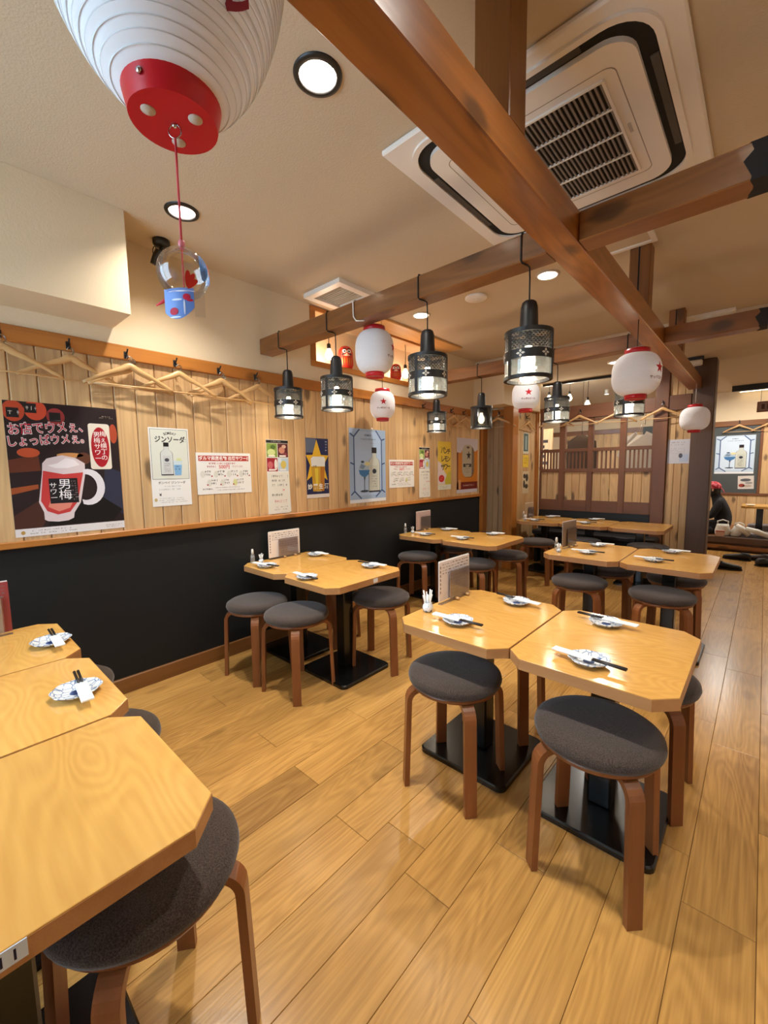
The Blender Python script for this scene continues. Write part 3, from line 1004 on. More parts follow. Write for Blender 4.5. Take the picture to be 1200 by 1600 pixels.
def lantern_r(q, R_, cap):
    """radius of a lantern body at height fraction q (0 bottom, 1 top)"""
    u = abs(2 * q - 1)
    return cap + (R_ - cap) * max(0.0, 1 - u ** 2.9) ** 0.62


def lantern(lab, loc, R_, hgt, face, printed=True, ribs=22, cap=0.052, group=None, cord_to=None):
    t = thing('paper_lantern', lab, 'lantern', loc, face, group)
    prof = []
    n = ribs * 4
    for k in range(n + 1):
        q = k / n
        prof.append((lantern_r(q, R_, cap) - 0.0011 * (0.5 + 0.5 * math.cos(2 * PI * k / 4)), 0.022 + q * (hgt - 0.044)))
    MB().lathe(prof, 48, cap=False).build('paper_body', M_WASHI, t)
    MB().lathe([(0.0, 0.004), (cap - 0.008, 0.0035), (cap - 0.006, 0.0), (cap, 0.0), (cap + 0.002, 0.024), (cap - 0.004, 0.025)], 36).build('bottom_cap', M_RED, t, label='red base hoop of the lantern')
    MB().lathe([(cap + 0.0, hgt - 0.025), (cap + 0.010, hgt - 0.025), (cap + 0.008, hgt), (cap - 0.004, hgt), (cap - 0.004, hgt - 0.02)], 36, cap=False).build('top_cap', M_RED, t, label='red top hoop of the lantern')
    MB().tube([(cap * math.cos(a) * 0.98, 0, hgt - 0.006 + 0.022 * math.sin(a)) for a in [PI * k / 12 for k in range(13)]], 0.0018, 6).build('handle', M_STEEL, t)
    if cord_to:
        MB().tube([(0, 0, hgt + 0.014), (0, 0, cord_to - loc[2])], 0.0022, 6).build('cord', M_CORD if printed else M_WHITE, t)
    if printed:
        def wrap(pts, off=0.0008):
            out = []
            for u, v in pts:
                q = (v - 0.022) / (hgt - 0.044)
                rr = lantern_r(q, R_, cap) + off
                a = u / R_
                out.append((rr * math.cos(a), rr * math.sin(a), v))
            return out
        sc_ = R_ / 0.11
        stp = star(0, hgt * 0.56, 0.030 * sc_)
        MB().add(wrap([(0, hgt * 0.56)] + stp), [(0, 1 + i, 1 + (i + 1) % 10) for i in range(10)]).build('red_star', ink((196, 34, 44)), t, label='red five pointed star on the lantern')
        me = text_mesh('サッポロビール', 0.0165 * sc_, bold=0.0004)
        for vt in me.vertices:
            p3 = wrap([(vt.co.x, hgt * 0.36 + vt.co.y)], 0.001)[0]
            vt.co = p3
        put('lettering', me, ink((120, 34, 40)), t)
    return t


DIRC = -46 * PI / 180
la_ = lantern('white paper lantern hung behind the crossbeam in front of the niche', (-1.655, 1.765, 1.735), 0.108, 0.270, 0.42, cord_to=2.01)
cwl = MB().tube([(x + 1.655, y - 1.765, z - 1.735) for x, y, z in ((-1.655, 1.765, 2.02), (-1.655, 1.765, 2.106), (-1.655, 1.70, 2.1065), (-1.655, 1.612, 2.1065), (-1.655, 1.604, 2.095), (-1.652, 1.604, 2.02), (-1.635, 1.606, 1.996), (-1.60, 1.63, 1.9945))], 0.0038, 8)
q_ = Matrix.Rotation(-0.42, 3, 'Z')
cwl.v = [tuple(q_ @ Vector(p)) for p in cwl.v]
cwl.build('white_cord', M_WHITE, la_, label='white cord wrapped over the crossbeam')
lantern('white paper lantern with red star hanging close to the boarded wall', (-2.385, 2.63, 1.620), 0.104, 0.258, DIRC + 0.05, cord_to=2.43)
lantern('white paper lantern with red star under the crossbeam before the return wall', (-1.43, 3.255, 1.655), 0.104, 0.245, DIRC - 0.15, cord_to=2.05)
lantern('large white paper lantern hanging beside the long beam', (-0.545, 2.64, 1.578), 0.118, 0.262, -0.30, cord_to=1.995)
lantern('white paper lantern hanging at the far end of the long beam', (-0.534, 5.08, 1.535), 0.122, 0.262, 0.75, printed=False, cord_to=1.9955)

# giant lantern over the near table, with its wind bell
GX, GY, GZ = -0.722, 0.317, 1.765
t = thing('paper_lantern', 'giant ribbed white paper lantern with red base above the near table', 'lantern', (GX, GY, GZ))
GR, GH, GC = 0.185, 0.62, 0.068


def giant_r(z):
    u = abs(2 * z / GH - 1)
    return GC + (GR - GC) * (1 - u ** 2.4) ** 0.75


prof = []
n = 34 * 4
for k in range(n + 1):
    z = GH * k / n
    prof.append((giant_r(min(max(z, 0.0), GH)) - 0.0022 * (0.5 - 0.5 * math.cos(2 * PI * k / 4)), 0.03 + z))
MB().lathe(prof, 64, cap=False).build('paper_body', M_WASHI, t)
MB().lathe([(0.0, 0.0), (GC - 0.006, 0.0)], 48, cap=False).lathe([(GC - 0.006, 0.0), (GC - 0.004, 0.0)], 48, cap=False).lathe([(GC - 0.004, 0.0), (GC + 0.004, 0.036)], 48, cap=False).lathe([(GC + 0.004, 0.036), (GC - 0.004, 0.037)], 48, cap=False).build('bottom_cap', M_RED, t, label='red lacquered base of the giant lantern')
MB().lathe([(GC + 0.004, GH + 0.02), (GC + 0.006, GH + 0.06), (GC - 0.006, GH + 0.06)], 48, cap=False).build('top_cap', M_RED, t)
for k in range(3):
    a = 0.5 + 2 * PI * k / 3
    MB().lathe([(0.0, -0.0008), (0.0105, -0.0008), (0.0105, 0.0002)], 16, cx=0.038 * math.cos(a), cy=0.038 * math.sin(a)).build('air_hole', plain('air_hole', (190, 176, 160), rough=0.6), t)
a = DIRC - 0.25
MB().lathe([(0.0, 0.004), (0.004, 0.003), (0.005, 0.0)], 12).build('rivet', M_STEEL, t, ((GC + 0.001) * math.cos(a), (GC + 0.001) * math.sin(a), 0.02), (0, PI / 2, a))
MB().tube([(0.010 * math.cos(q), 0, -0.010 + 0.010 * math.sin(q)) for q in [2 * PI * k / 18 for k in range(18)]], 0.0011, 6, closed=True).build('key_ring', M_STEEL, t, (0, 0, 0), (0, 0, 0.7))
MB().lathe([(0.004, 0.001), (0.003, -0.004), (0.0, -0.005)], 10).build('eyelet', M_STEEL, t)
for k, ch in enumerate('サッポロビール'):
    me = text_mesh(ch if ch != 'ー' else '|', 0.078, bold=0.0010)
    for vt in me.vertices:
        z = 0.120 + 0.072 * (6 - k) + vt.co.y
        rr = giant_r(min(max(z - 0.03, 0.0), GH)) + 0.0012
        ang = 9 * D2R + vt.co.x * 1.1 / 0.15
        vt.co = (rr * math.cos(ang), rr * math.sin(ang), z)
    put('lettering', me, ink((128, 22, 44)), t)
M_RIB = plain('bamboo_rib', (208, 207, 206), rough=0.9)
for k in range(1, 66):
    z = GH * k / 66
    rr = giant_r(z)
    rz_ = 0.03 + z
    MB().lathe([(rr - 0.0006, rz_ - 0.0009), (rr + 0.0005, rz_), (rr - 0.0006, rz_ + 0.0009)], 64, cap=False).build('bamboo_rib', M_RIB, t)
MB().tube([(0, 0, GH + 0.06), (0, 0, CEIL - GZ - 0.001)], 0.003, 6).build('cord', M_CORD, t)

fb = thing('wind_bell', 'clear glass wind bell painted with goldfish, hanging from the giant lantern', 'wind bell', (GX, GY, 1.541))
br = 0.0395
prof = []
for k in range(25):
    a = -0.90 + (PI / 2 + 0.90) * k / 24
    prof.append((max(br * math.cos(a), 0.0), br * math.sin(a)))
MB().lathe(prof, 36, cap=False).build('glass_bowl', glass('bell_glass', tint=(0.97, 0.98, 0.99), gloss=0.10, rough=0.02), fb)
MB().tube([(0, 0, GZ - 1.541 - 0.020), (0, 0, br + 0.012)], 0.0019, 8).build('cord', M_REDCORD, fb, label='red hanging cord')
MB().tube([(0, 0, br + 0.014), (0, 0, -0.055)], 0.0013, 8).build('clapper_cord', M_REDCORD, fb)
MB().lathe([(0.0, br + 0.013), (0.005, br + 0.011), (0.0055, br + 0.003), (0.003, br - 0.002), (0.0, br - 0.003)], 12).build('bead', plain('pink_bead', (226, 130, 140), rough=0.2), fb)
MB().tube([(-0.026, -0.014, -0.036), (-0.032, -0.020, -0.039), (-0.040, -0.030, -0.047)], [0.003, 0.003, 0.001], 8).build('knot', plain('red_knot', (224, 60, 72), rough=0.6), fb)


def on_bowl(cy, cz, poly, off=0.0006):
    out = []
    for u, v in poly:
        z = cz + v
        rr = math.sqrt(max(br * br - z * z, 1e-6)) + off
        a = cy + u / br
        out.append((rr * math.cos(a), rr * math.sin(a), z))
    return out


RT = 42 * PI / 180
for ca, cz, rx, ry, rgb in ((RT - 0.25, 0.004, 0.010, 0.020, (88, 140, 214)), (DIRC - 1.0 - PI, -0.002, 0.016, 0.008, (100, 156, 224)), (RT + 0.35, 0.006, 0.008, 0.013, (214, 40, 40))):
    pts = on_bowl(ca, cz, [(0, 0)] + ell(0, 0, rx, ry, 16))
    MB().add(pts, [(0, 1 + i, 1 + (i + 1) % 16) for i in range(16)]).build('painted_patch', ink(rgb), fb)
for q in range(3):
    aa = 0.55 + q * 0.5
    pet = [(0.011 * math.cos(aa) + 0.0105 * math.cos(aa) * math.cos(w_) - 0.0045 * math.sin(aa) * math.sin(w_),
            0.011 * math.sin(aa) + 0.0105 * math.sin(aa) * math.cos(w_) + 0.0045 * math.cos(aa) * math.sin(w_)) for w_ in [2 * PI * k / 12 for k in range(12)]]
    pts = on_bowl(DIRC + 0.55, -0.030, [(0.013 * math.cos(aa), 0.013 * math.sin(aa))] + pet)
    MB().add(pts, [(0, 1 + i, 1 + (i + 1) % 12) for i in range(12)]).build('painted_fin', ink((206, 52, 48)), fb)
# paper strip with goldfish print under the bell
cx_, cy_ = math.cos(RT), math.sin(RT)          # picture plane of the strip
nx_, ny_ = math.cos(DIRC), math.sin(DIRC)      # towards the viewer's side
def on_strip(u, z, off=0.0):
    bend = 0.012 * math.cos(u / 0.026)
    return (u * cx_ + (bend + off) * nx_, u * cy_ + (bend + off) * ny_, z)
tail = MB()
cols, rows_ = 12, 6
vs = []
for i in range(rows_ + 1):
    for k in range(cols + 1):
        u = -0.031 + 0.050 * k / cols
        low = -0.074 + 0.018 * ((k / cols - 0.45) / 0.55) ** 2
        vs.append(on_strip(u, -0.026 + (low + 0.026) * i / rows_))
tail.add(vs, [(i * (cols + 1) + k, i * (cols + 1) + k + 1, (i + 1) * (cols + 1) + k + 1, (i + 1) * (cols + 1) + k) for i in range(rows_) for k in range(cols)], True)
tail.build('paper_tail', plain('blue_tail', (104, 142, 210), rough=0.4), fb, label='blue printed strip hanging below the bell')
tail2 = MB()
vs = []
for i in range(2):
    for k in range(7):
        vs.append(on_strip(0.019 + 0.015 * k / 6, (-0.030, -0.070)[i]))
tail2.add(vs, [(k, k + 1, 7 + k + 1, 7 + k) for k in range(6)], True)
tail2.build('clear_tail', M_ACRYL, fb)
for u, z, ru, rv, rgb in ((-0.014, -0.062, 0.0075, 0.006, (196, 34, 60)), (0.008, -0.040, 0.006, 0.005, (196, 34, 60)), (0.013, -0.045, 0.005, 0.0022, (196, 34, 60)), (-0.008, -0.044, 0.009, 0.0016, (230, 236, 248)), (-0.012, -0.071, 0.010, 0.0014, (230, 236, 248)), (0.004, -0.056, 0.0014, 0.012, (230, 236, 248)), (-0.001, -0.031, 0.022, 0.0013, (230, 236, 248))):
    pts = [on_strip(u, z, 0.0006)] + [on_strip(u + x_, z + y_, 0.0006) for x_, y_ in ell(0, 0, ru, rv, 14)]
    MB().add(pts, [(0, 1 + i, 1 + (i + 1) % 14) for i in range(14)]).build('printed_mark', ink(rgb), fb)

# ================================================================== TABLES
TZ = 0.605


def octagon(w, d, c):
    x, y = w / 2, d / 2
    return [(-x + c, -y), (x - c, -y), (x, -y + c), (x, y - c), (x - c, y), (-x + c, y), (-x, y - c), (-x, -y + c)]


def table(x0, x1, y0, y1, lab, ch=0.055):
    w, d = x1 - x0 - 0.003, y1 - y0
    t = thing('dining_table', lab, 'table', ((x0 + x1) / 2, (y0 + y1) / 2, 0), group='octagonal oak tables')
    o = octagon(w, d, ch)
    oi_ = octagon(w - 0.004, d - 0.004, ch - 0.001)
    n = 8
    m_ = MB()
    m_.prism(octagon(w - 0.002, d - 0.002, ch - 0.0005), TZ - 0.035, TZ - 0.0008)
    m_.add([(x, y, TZ - 0.0008) for x, y in octagon(w - 0.002, d - 0.002, ch - 0.0005)] + [(x, y, TZ) for x, y in oi_], [(i, (i + 1) % n, n + (i + 1) % n, n + i) for i in range(n)] + [tuple(range(n, 2 * n))])
    m_.build('table_top', M_TABLE, t)
    ring_band(o, octagon(w - 0.0016, d - 0.0016, ch), TZ - 0.036, TZ - 0.0025).build('edge_band', M_EDGE, t)
    MB().cbox(-0.038, 0.038, -0.038, 0.038, 0.022, TZ - 0.042, 0.006).build('column', M_BLACKGLOSS, t)
    MB().box(-0.16, 0.16, -0.02, 0.02, TZ - 0.043, TZ - 0.0355).build('mounting_plate', M_BLACK, t)
    MB().box(-0.02, 0.02, -0.16, 0.16, TZ - 0.043, TZ - 0.0355).build('mounting_plate', M_BLACK, t)
    pl = MB()
    ro, ri = rrect(-0.195, 0.195, -0.195, 0.195, 0.03, 4), rrect(-0.19, 0.19, -0.19, 0.19, 0.028, 4)
    k = len(ro)
    pl.add([(x, y, 0.0005) for x, y in ro] + [(x, y, 0.017) for x, y in ro] + [(x, y, 0.022) for x, y in ri],
           [(i, (i + 1) % k, k + (i + 1) % k, k + i) for i in range(k)] + [(k + i, k + (i + 1) % k, 2 * k + (i + 1) % k, 2 * k + i) for i in range(k)] + [tuple(range(2 * k, 3 * k)), tuple(range(k - 1, -1, -1))])
    pl.build('base_plate', M_BLACKGLOSS, t)
    return t


TB = {}
TB['0a'] = table(-2.185, -1.703, -0.27, 0.333, 'octagonal oak table under the plum sour poster with a bordered menu')
TB['0b'] = table(-1.700, -1.203, -0.27, 0.333, 'octagonal oak table between the menu table and the one numbered 11')
TB['0c'] = table(-1.200, -0.695, -0.27, 0.328, 'octagonal oak table with the sticker 11 on its edge', 0.058)
TB['1l'] = table(-1.090, -0.613, 1.25, 1.862, 'glossy octagonal table with the blue spotted toothpick pot')
TB['1r'] = table(-0.611, -0.130, 1.25, 1.862, 'glossy octagonal table joined to the one with the spotted pot')
TB['2l'] = table(-2.545, -2.092, 1.375, 1.972, 'octagonal oak table standing against the wall below the star beer poster')
TB['2r'] = table(-2.090, -1.615, 1.375, 1.972, 'octagonal oak table with a small white label on its aisle edge')
TB['4l'] = table(-2.545, -2.062, 2.96, 3.575, 'octagonal oak table against the wall below the landscape sour notice')
TB['4r'] = table(-2.060, -1.535, 2.96, 3.575, 'octagonal oak table outside the wall table near the return wall')
TB['3l'] = table(-1.160, -0.668, 2.945, 3.605, 'octagonal oak table with the dark framed menu and white bottle')
TB['3r'] = table(-0.665, -0.185, 2.945, 3.605, 'octagonal oak table beside the menu table before the dark post')
TB['5a'] = table(-2.135, -1.650, 4.62, 5.24, 'oak table at the amber post end of the row before the lattice')
TB['5b'] = table(-1.647, -1.160, 4.62, 5.24, 'middle oak table of the row before the lattice')
TB['5c'] = table(-1.157, -0.668, 4.62, 5.24, 'oak table at the dark post end of the row before the lattice')
# number sticker and small label on table edges
st = MB().cbox(-0.001, 0.0006, -0.040, 0.040, -0.013, 0.013, 0.0003).build('number_sticker', plain('sticker_blue', (214, 228, 242), rough=0.3), TB['0c'], (0.2513, -0.024, TZ - 0.014), label='pale sticker with the number 11')
me = text_mesh('1', 0.023, bold=0.0002)
for yy in (0.013, 0.027):
    put('digit', me, ink((30, 30, 60)), st, (0.0009, yy, -0.001), (PI / 2, 0, PI / 2))
MB().cbox(-0.001, 0.0006, -0.018, 0.018, -0.012, 0.012, 0.0003).build('number_sticker', M_PAPERWHITE, TB['2r'], (0.2365, 0.03, TZ - 0.018))

# ================================================================== STOOLS


def make_stool():
    t = thing('stool', 'stool', 'stool')
    R_ = 0.178
    prof = [(0.0, 0.412), (R_ - 0.02, 0.412), (R_ - 0.004, 0.416), (R_, 0.428), (R_ - 0.003, 0.441), (R_ - 0.016, 0.450), (R_ - 0.05, 0.4545), (R_ - 0.11, 0.4565), (0.0, 0.457)]
    MB().lathe(prof, 48, cap=False).build('cushion', M_FELT, t)
    MB().lathe([(0.0, 0.396), (R_ - 0.016, 0.396), (R_ - 0.012, 0.404), (R_ - 0.016, 0.412), (0.0, 0.412)], 48, cap=False).build('seat_board', M_LEG, t)
    path = [(0.070, 0.386)]
    rc = 0.046
    rx = 0.181
    for k in range(7):
        a = PI / 2 - PI / 2 * k / 6
        path.append((rx - rc + rc * math.cos(a), 0.386 - rc + rc * math.sin(a)))
    path += [(0.186, 0.20), (0.193, 0.0005)]
    lm = MB().strip([(r, 0, z) for r, z in path], 0.043, 0.019, (0, 1, 0)).mesh('leg')
    for k in range(4):
        put('leg', lm, M_LEG, t, rot=(0, 0, PI / 4 + k * PI / 2))
    return t


proto = make_stool()
first = [True]


def stool(x, y, rz, where_, grp):
    lab = 'grey felt stool ' + where_
    if first[0]:
        first[0] = False
        proto.location = (x, y, 0.0)
        proto.rotation_euler = (0, 0, rz)
        proto['label'] = lab
        proto['group'] = grp
        return proto
    return copy_tree(proto, (x, y, 0.0), rz, lab, grp)


S = 'felt stools around the tables'
PZ = 0.0
stool(-0.33, 1.305, 0.02, 'at the near side of the table joining the spotted pot table', S)
stool(-0.845, 1.325, 0.08, 'at the near side of the spotted pot table', S)
stool(-0.295, 1.768, 0.0, 'at the far side of the table joining the spotted pot table', S)
stool(-0.86, 1.785, 0.1, 'at the far side of the spotted pot table', S)
stool(-2.225, 1.305, 0.15, 'on the window side of the wall table below the beer poster', S)
stool(-1.885, 1.345, 0.1, 'at the near side of the table with the white edge label', S)
stool(-1.735, 1.875, 0.35, 'at the far side of the table with the white edge label', S)
stool(-2.26, 1.92, 0.2, 'on the far side of the wall table below the beer poster', S)
stool(-2.30, 2.985, 0.2, 'at the near side of the wall table below the sour notice', S)
stool(-1.75, 3.035, 0.1, 'at the near side of the table outside the wall table', S)
stool(-1.70, 3.54, 0.25, 'at the far side of the table outside the wall table', S)
stool(-2.27, 3.56, 0.25, 'at the far side of the wall table below the sour notice', S)
stool(-0.91, 3.005, 0.15, 'at the near side of the dark framed menu table', S)
stool(-0.85, 3.50, 0.3, 'at the far side of the dark framed menu table', S)
stool(-0.425, 2.99, 0.2, 'at the near side of the table before the dark post', S)
stool(-0.42, 3.50, 0.1, 'at the far side of the table before the dark post', S)
stool(-1.76, 4.36, 0.2, 'in front of the row table by the amber post', S)
stool(-0.805, 4.715, 0.15, 'tucked under the last table of the row before the lattice', S)
stool(-1.40, 4.70, 0.15, 'tucked under the middle table of the row before the lattice', S)
stool(-0.885, 0.245, 0.12, 'half under the table numbered 11', S)
stool(-1.405, 0.272, 0.2, 'half under the table beside the one numbered 11', S)
stool(-1.885, 0.275, 0.25, 'half under the table below the plum sour poster', S)

# bench behind the last row
bn = thing('bench', 'dark upholstered bench along the foot of the latticed partition', 'bench', (-1.45, 5.40, 0))
MB().cbox(-0.75, 0.62, -0.13, 0.115, 0.36, 0.42, 0.015).build('seat_pad', plain('bench_dark', (34, 30, 28), rough=0.7), bn)
for k in (-0.70, -0.05, 0.57):
    MB().box(k - 0.02, k + 0.02, -0.11, 0.10, 0.0005, 0.36).build('leg', M_BLACK, bn)

# ================================================================== TABLEWARE


def make_plate():
    t = thing('small_plate', 'plate', 'plate')
    prof = [(0.026, 0.0), (0.028, 0.0015), (0.030, 0.003), (0.046, 0.007), (0.056, 0.0135), (0.0600, 0.0175), (0.0595, 0.0190), (0.055, 0.0158), (0.045, 0.0095), (0.030, 0.0058), (0.0, 0.0052)]
    n = 48
    b = MB()
    vs, fs = [], []
    for r, z in prof:
        for k in range(n):
            a = 2 * PI * k / n
            wob = 1 + 0.035 * (r / 0.06) ** 3 * math.cos(8 * a)
            vs.append((r * wob * math.cos(a), r * wob * math.sin(a), z))
    for i in range(len(prof) - 1):
        for k in range(n):
            k2 = (k + 1) % n
            fs.append((i * n + k, i * n + k2, (i + 1) * n + k2, (i + 1) * n + k))
    fs.append(tuple(range(n - 1, -1, -1)))
    b.add(vs, fs, True)
    b.build('dish', M_PLATE, t)
    MB().prism(ell(0, 0, 0.0165, 0.0165, 20), 0.0053, 0.0059).build('painted_centre', ink((52, 72, 120)), t, label='dark blue painted centre')
    return t


def make_chop():
    """paper sleeve (towards -x) with two black chopsticks sticking out of it (towards +x)"""
    t = thing('chopsticks', 'chopsticks', 'chopsticks')
    b = MB()
    b.cbox(-0.108, 0.016, -0.0145, 0.0145, 0.0, 0.0062, 0.0016)
    b.build('paper_sleeve', M_SLEEVE, t)
    for s_ in (-1, 1):
        MB().tube([(0.010, s_ * 0.0042, 0.0031), (0.112, s_ * 0.0046, 0.0033)], [0.0034, 0.0040], 8).build('stick', M_CHOP, t)
    return t


pp, cp = make_plate(), make_chop()
pf = [True, True]


def setting(x, y, rz, lab_where, back, dz=0.0):
    la = 'small patterned plate ' + lab_where
    lb = 'sleeved chopsticks ' + lab_where
    if pf[0]:
        pp.location = (x, y, TZ + 0.0002); pp['label'] = la; pp['group'] = 'small plates'; pf[0] = False
    else:
        copy_tree(pp, (x, y, TZ + 0.0002), random.uniform(0, 0.7), la, 'small plates')
    a = rz + (PI if back else 0)
    off = 0.012
    cx, cy = x + off * math.sin(a), y - off * math.cos(a)
    if pf[1]:
        cp.location = (cx, cy, TZ + 0.0188); cp.rotation_euler = (0, 0, a); cp['label'] = lb; cp['group'] = 'sleeved chopsticks'; pf[1] = False
    else:
        copy_tree(cp, (cx, cy, TZ + 0.0188), a, lb, 'sleeved chopsticks')


D = PI / 180
setting(-0.872, 1.392, 2 * D, 'at the near side of the spotted pot table', False)
setting(-0.800, 1.768, -9 * D, 'at the far side of the spotted pot table', True)
setting(-0.376, 1.362, -5 * D, 'at the near side of the table joining the spotted pot table', False)
setting(-0.424, 1.745, -5 * D, 'at the far side of the table joining the spotted pot table', True)
setting(-2.335, 1.450, 12 * D, 'at the near side of the wall table below the beer poster', False)
setting(-1.900, 1.435, -3 * D, 'at the near side of the table with the white edge label', False)
setting(-2.375, 1.880, 4 * D, 'at the far side of the wall table below the beer poster', True)
setting(-1.815, 1.872, 6 * D, 'at the far side of the table with the white edge label', True)
setting(-2.300, 3.105, 3 * D, 'at the near side of the wall table below the sour notice', False)
setting(-2.320, 3.490, 3 * D, 'at the far side of the wall table below the sour notice', True)
setting(-1.915, 3.125, 3 * D, 'at the near side of the table outside the wall table', False)
setting(-1.825, 3.500, 3 * D, 'at the far side of the table outside the wall table', True)
setting(-0.900, 3.140, 1 * D, 'at the near side of the dark framed menu table', False)
setting(-0.926, 3.490, 4 * D, 'at the far side of the dark framed menu table', True)
setting(-0.500, 3.135, -2 * D, 'at the near side of the table before the dark post', False)
setting(-0.456, 3.520, -3 * D, 'at the far side of the table before the dark post', True)
setting(-1.930, 4.715, 3 * D, 'at the near side of the row table by the amber post', False)
setting(-1.915, 5.150, 3 * D, 'at the far side of the row table by the amber post', True)
setting(-1.405, 4.790, 3 * D, 'at the near side of the middle row table before the lattice', False)
setting(-1.420, 5.150, 3 * D, 'at the far side of the middle row table before the lattice', True)
setting(-1.885, 0.272, -2 * D, 'on the table below the plum sour poster', True)
setting(-1.392, 0.246, -5 * D, 'on the table beside the one numbered 11', True)


def menu(x, y, rz, lab, w=0.265, h=0.19, border=(214, 206, 202), card=(168, 154, 152), ink1=(120, 112, 112), feet=True):
    """upright menu sheet in a clear stand; faces local -y; origin at table height"""
    t = thing('menu_stand', lab, 'menu', (x, y, TZ + 0.0003), rz)
    pap = plain('menu_%d_%d_%d' % border, border, rough=0.4)
    MB().cbox(-w / 2, w / 2, 0.0, 0.003, 0.010, h, 0.0006).build('menu_sheet', pap, t)
    MB().cbox(-w / 2 + 0.004, w / 2 - 0.001, 0.0034, 0.006, 0.008, h + 0.004, 0.0006).build('back_sheet', M_PAPERWHITE, t)
    lines = MB()
    rnd = random.Random(int(abs(x * 1000)))
    for r_ in range(4):
        zz = h - 0.016 - r_ * 0.014
        xx = -w / 2 + 0.03
        while xx < w / 2 - 0.02:
            q = rnd.uniform(0.006, 0.022)
            lines.box(xx, min(xx + q, w / 2 - 0.012), -0.0004, -0.0001, zz, zz + rnd.choice((0.0022, 0.004)))
            xx += q + rnd.uniform(0.004, 0.014)
    for r_ in range(7):
        zz = h - 0.02 - r_ * 0.019
        lines.box(-w / 2 + 0.010, -w / 2 + 0.016, -0.0004, -0.0001, zz - 0.012, zz)
    lines.build('print_lines', ink(ink1), t)
    cw, chh = w * 0.62, h * 0.66
    x0 = -w / 2 + w * 0.28
    MB().cbox(x0, x0 + cw, -0.012, -0.010, 0.012, 0.012 + chh, 0.0005).build('front_card', plain('card_%d_%d_%d' % card, card, rough=0.35), t)
    cl = MB()
    for r_ in range(6):
        zz = chh - 0.010 - r_ * (chh - 0.03) / 6
        xx = x0 + 0.008
        while xx < x0 + cw - 0.016:
            q = rnd.uniform(0.005, 0.018)
            cl.box(xx, xx + q, -0.0124, -0.0121, zz, zz + 0.0024)
            xx += q + rnd.uniform(0.004, 0.016)
    cl.build('card_print', ink((112, 100, 98)), t)
    MB().box(x0 - 0.004, x0 + cw + 0.004, -0.0155, -0.0140, 0.0, chh + 0.014).build('acrylic_front', M_ACRYL, t)
    MB().box(-w / 2, w / 2, -0.014, 0.008, 0.0, 0.0016).build('acrylic_foot', M_ACRYL, t)
    if feet:
        for fx in (x0 + cw * 0.25, x0 + cw * 0.8):
            MB().lathe([(0.0065, 0.0), (0.0065, 0.020), (0.0, 0.0202)], 14).build('wooden_peg', M_HANGER, t, (fx, -0.0155, 0.0075), (PI / 2, 0, 0))
    return t


menu(-1.062, 1.665, PI / 2, 'white printed menu in a clear stand on the spotted pot table', 0.262, 0.192, border=(234, 230, 236), card=(190, 180, 182))
menu(-2.515, 1.712, PI / 2, 'cream printed menu in a clear stand on the wall table below the beer poster', 0.262, 0.190, border=(238, 226, 216), card=(188, 170, 164))
menu(-2.520, 3.37, PI / 2, 'pink headed menu in a clear stand on the wall table below the sour notice', 0.240, 0.190, border=(196, 168, 160), card=(126, 112, 104))
menu(-1.085, 3.315, PI / 2 - 0.1, 'dark framed menu in a clear stand next to a white bottle', 0.230, 0.200, border=(140, 120, 104), card=(112, 94, 82))
menu(-2.09, 4.93, PI / 2 - 0.1, 'worn menu in a clear stand on the row table by the amber post', 0.20, 0.185, border=(186, 156, 120), card=(150, 122, 92))
mt_ = menu(-2.135, 0.062, PI / 2, 'red bordered menu on the table below the plum sour poster', 0.265, 0.205, border=(150, 60, 62), card=(206, 190, 178), feet=False)

t = thing('toothpick_pot', 'tiny white pot with blue spots holding white toothpick packets', 'pot', (-1.046, 1.428, TZ + 0.0003))
MB().lathe([(0.014, 0.0), (0.021, 0.007), (0.0240, 0.019), (0.021, 0.030), (0.0165, 0.036), (0.0175, 0.040), (0.0145, 0.040), (0.013, 0.033), (0.0, 0.014)], 24).build('pot', M_POT, t)
rnd = random.Random(5)
for k in range(14):
    a = rnd.uniform(0, 2 * PI)
    r_ = rnd.uniform(0.001, 0.007)
    tp = (r_ * math.cos(a) * 3.4, r_ * math.sin(a) * 3.4, rnd.uniform(0.070, 0.100))
    MB().tube([(r_ * math.cos(a), r_ * math.sin(a), 0.016), tp], 0.0022 if k % 5 else 0.0036, 6).build('toothpick_packet', M_SLEEVE, t)


def bottle(x, y, lab):
    t = thing('spray_bottle', lab, 'bottle', (x, y, TZ + 0.0003), group='clear bottles with white caps')
    MB().lathe([(0.013, 0.0), (0.0145, 0.003), (0.0145, 0.050), (0.011, 0.060), (0.007, 0.064), (0.007, 0.068)], 20, cap=False).build('bottle_body', glass('bottle_glass', tint=(0.92, 0.94, 0.95), gloss=0.16, rough=0.05, body=0.12), t)
    MB().lathe([(0.0085, 0.066), (0.0085, 0.080), (0.007, 0.094), (0.0045, 0.098), (0.0, 0.0985)], 16).build('cap', M_WHITE, t)
    return t


def smallpot(x, y, lab):
    t = thing('toothpick_pot', lab, 'pot', (x, y, TZ + 0.0003), group='white toothpick pots')
    MB().lathe([(0.011, 0.0), (0.0165, 0.006), (0.0175, 0.015), (0.015, 0.024), (0.0125, 0.028), (0.010, 0.026), (0.0, 0.012)], 20).build('pot', M_POT, t)
    for k in range(6):
        a = k * 1.1
        MB().tube([(0.004 * math.cos(a), 0.004 * math.sin(a), 0.016), (0.014 * math.cos(a), 0.014 * math.sin(a), 0.058 + 0.004 * (k % 3))], 0.0022, 6).build('toothpick_packet', M_SLEEVE, t)
    return t


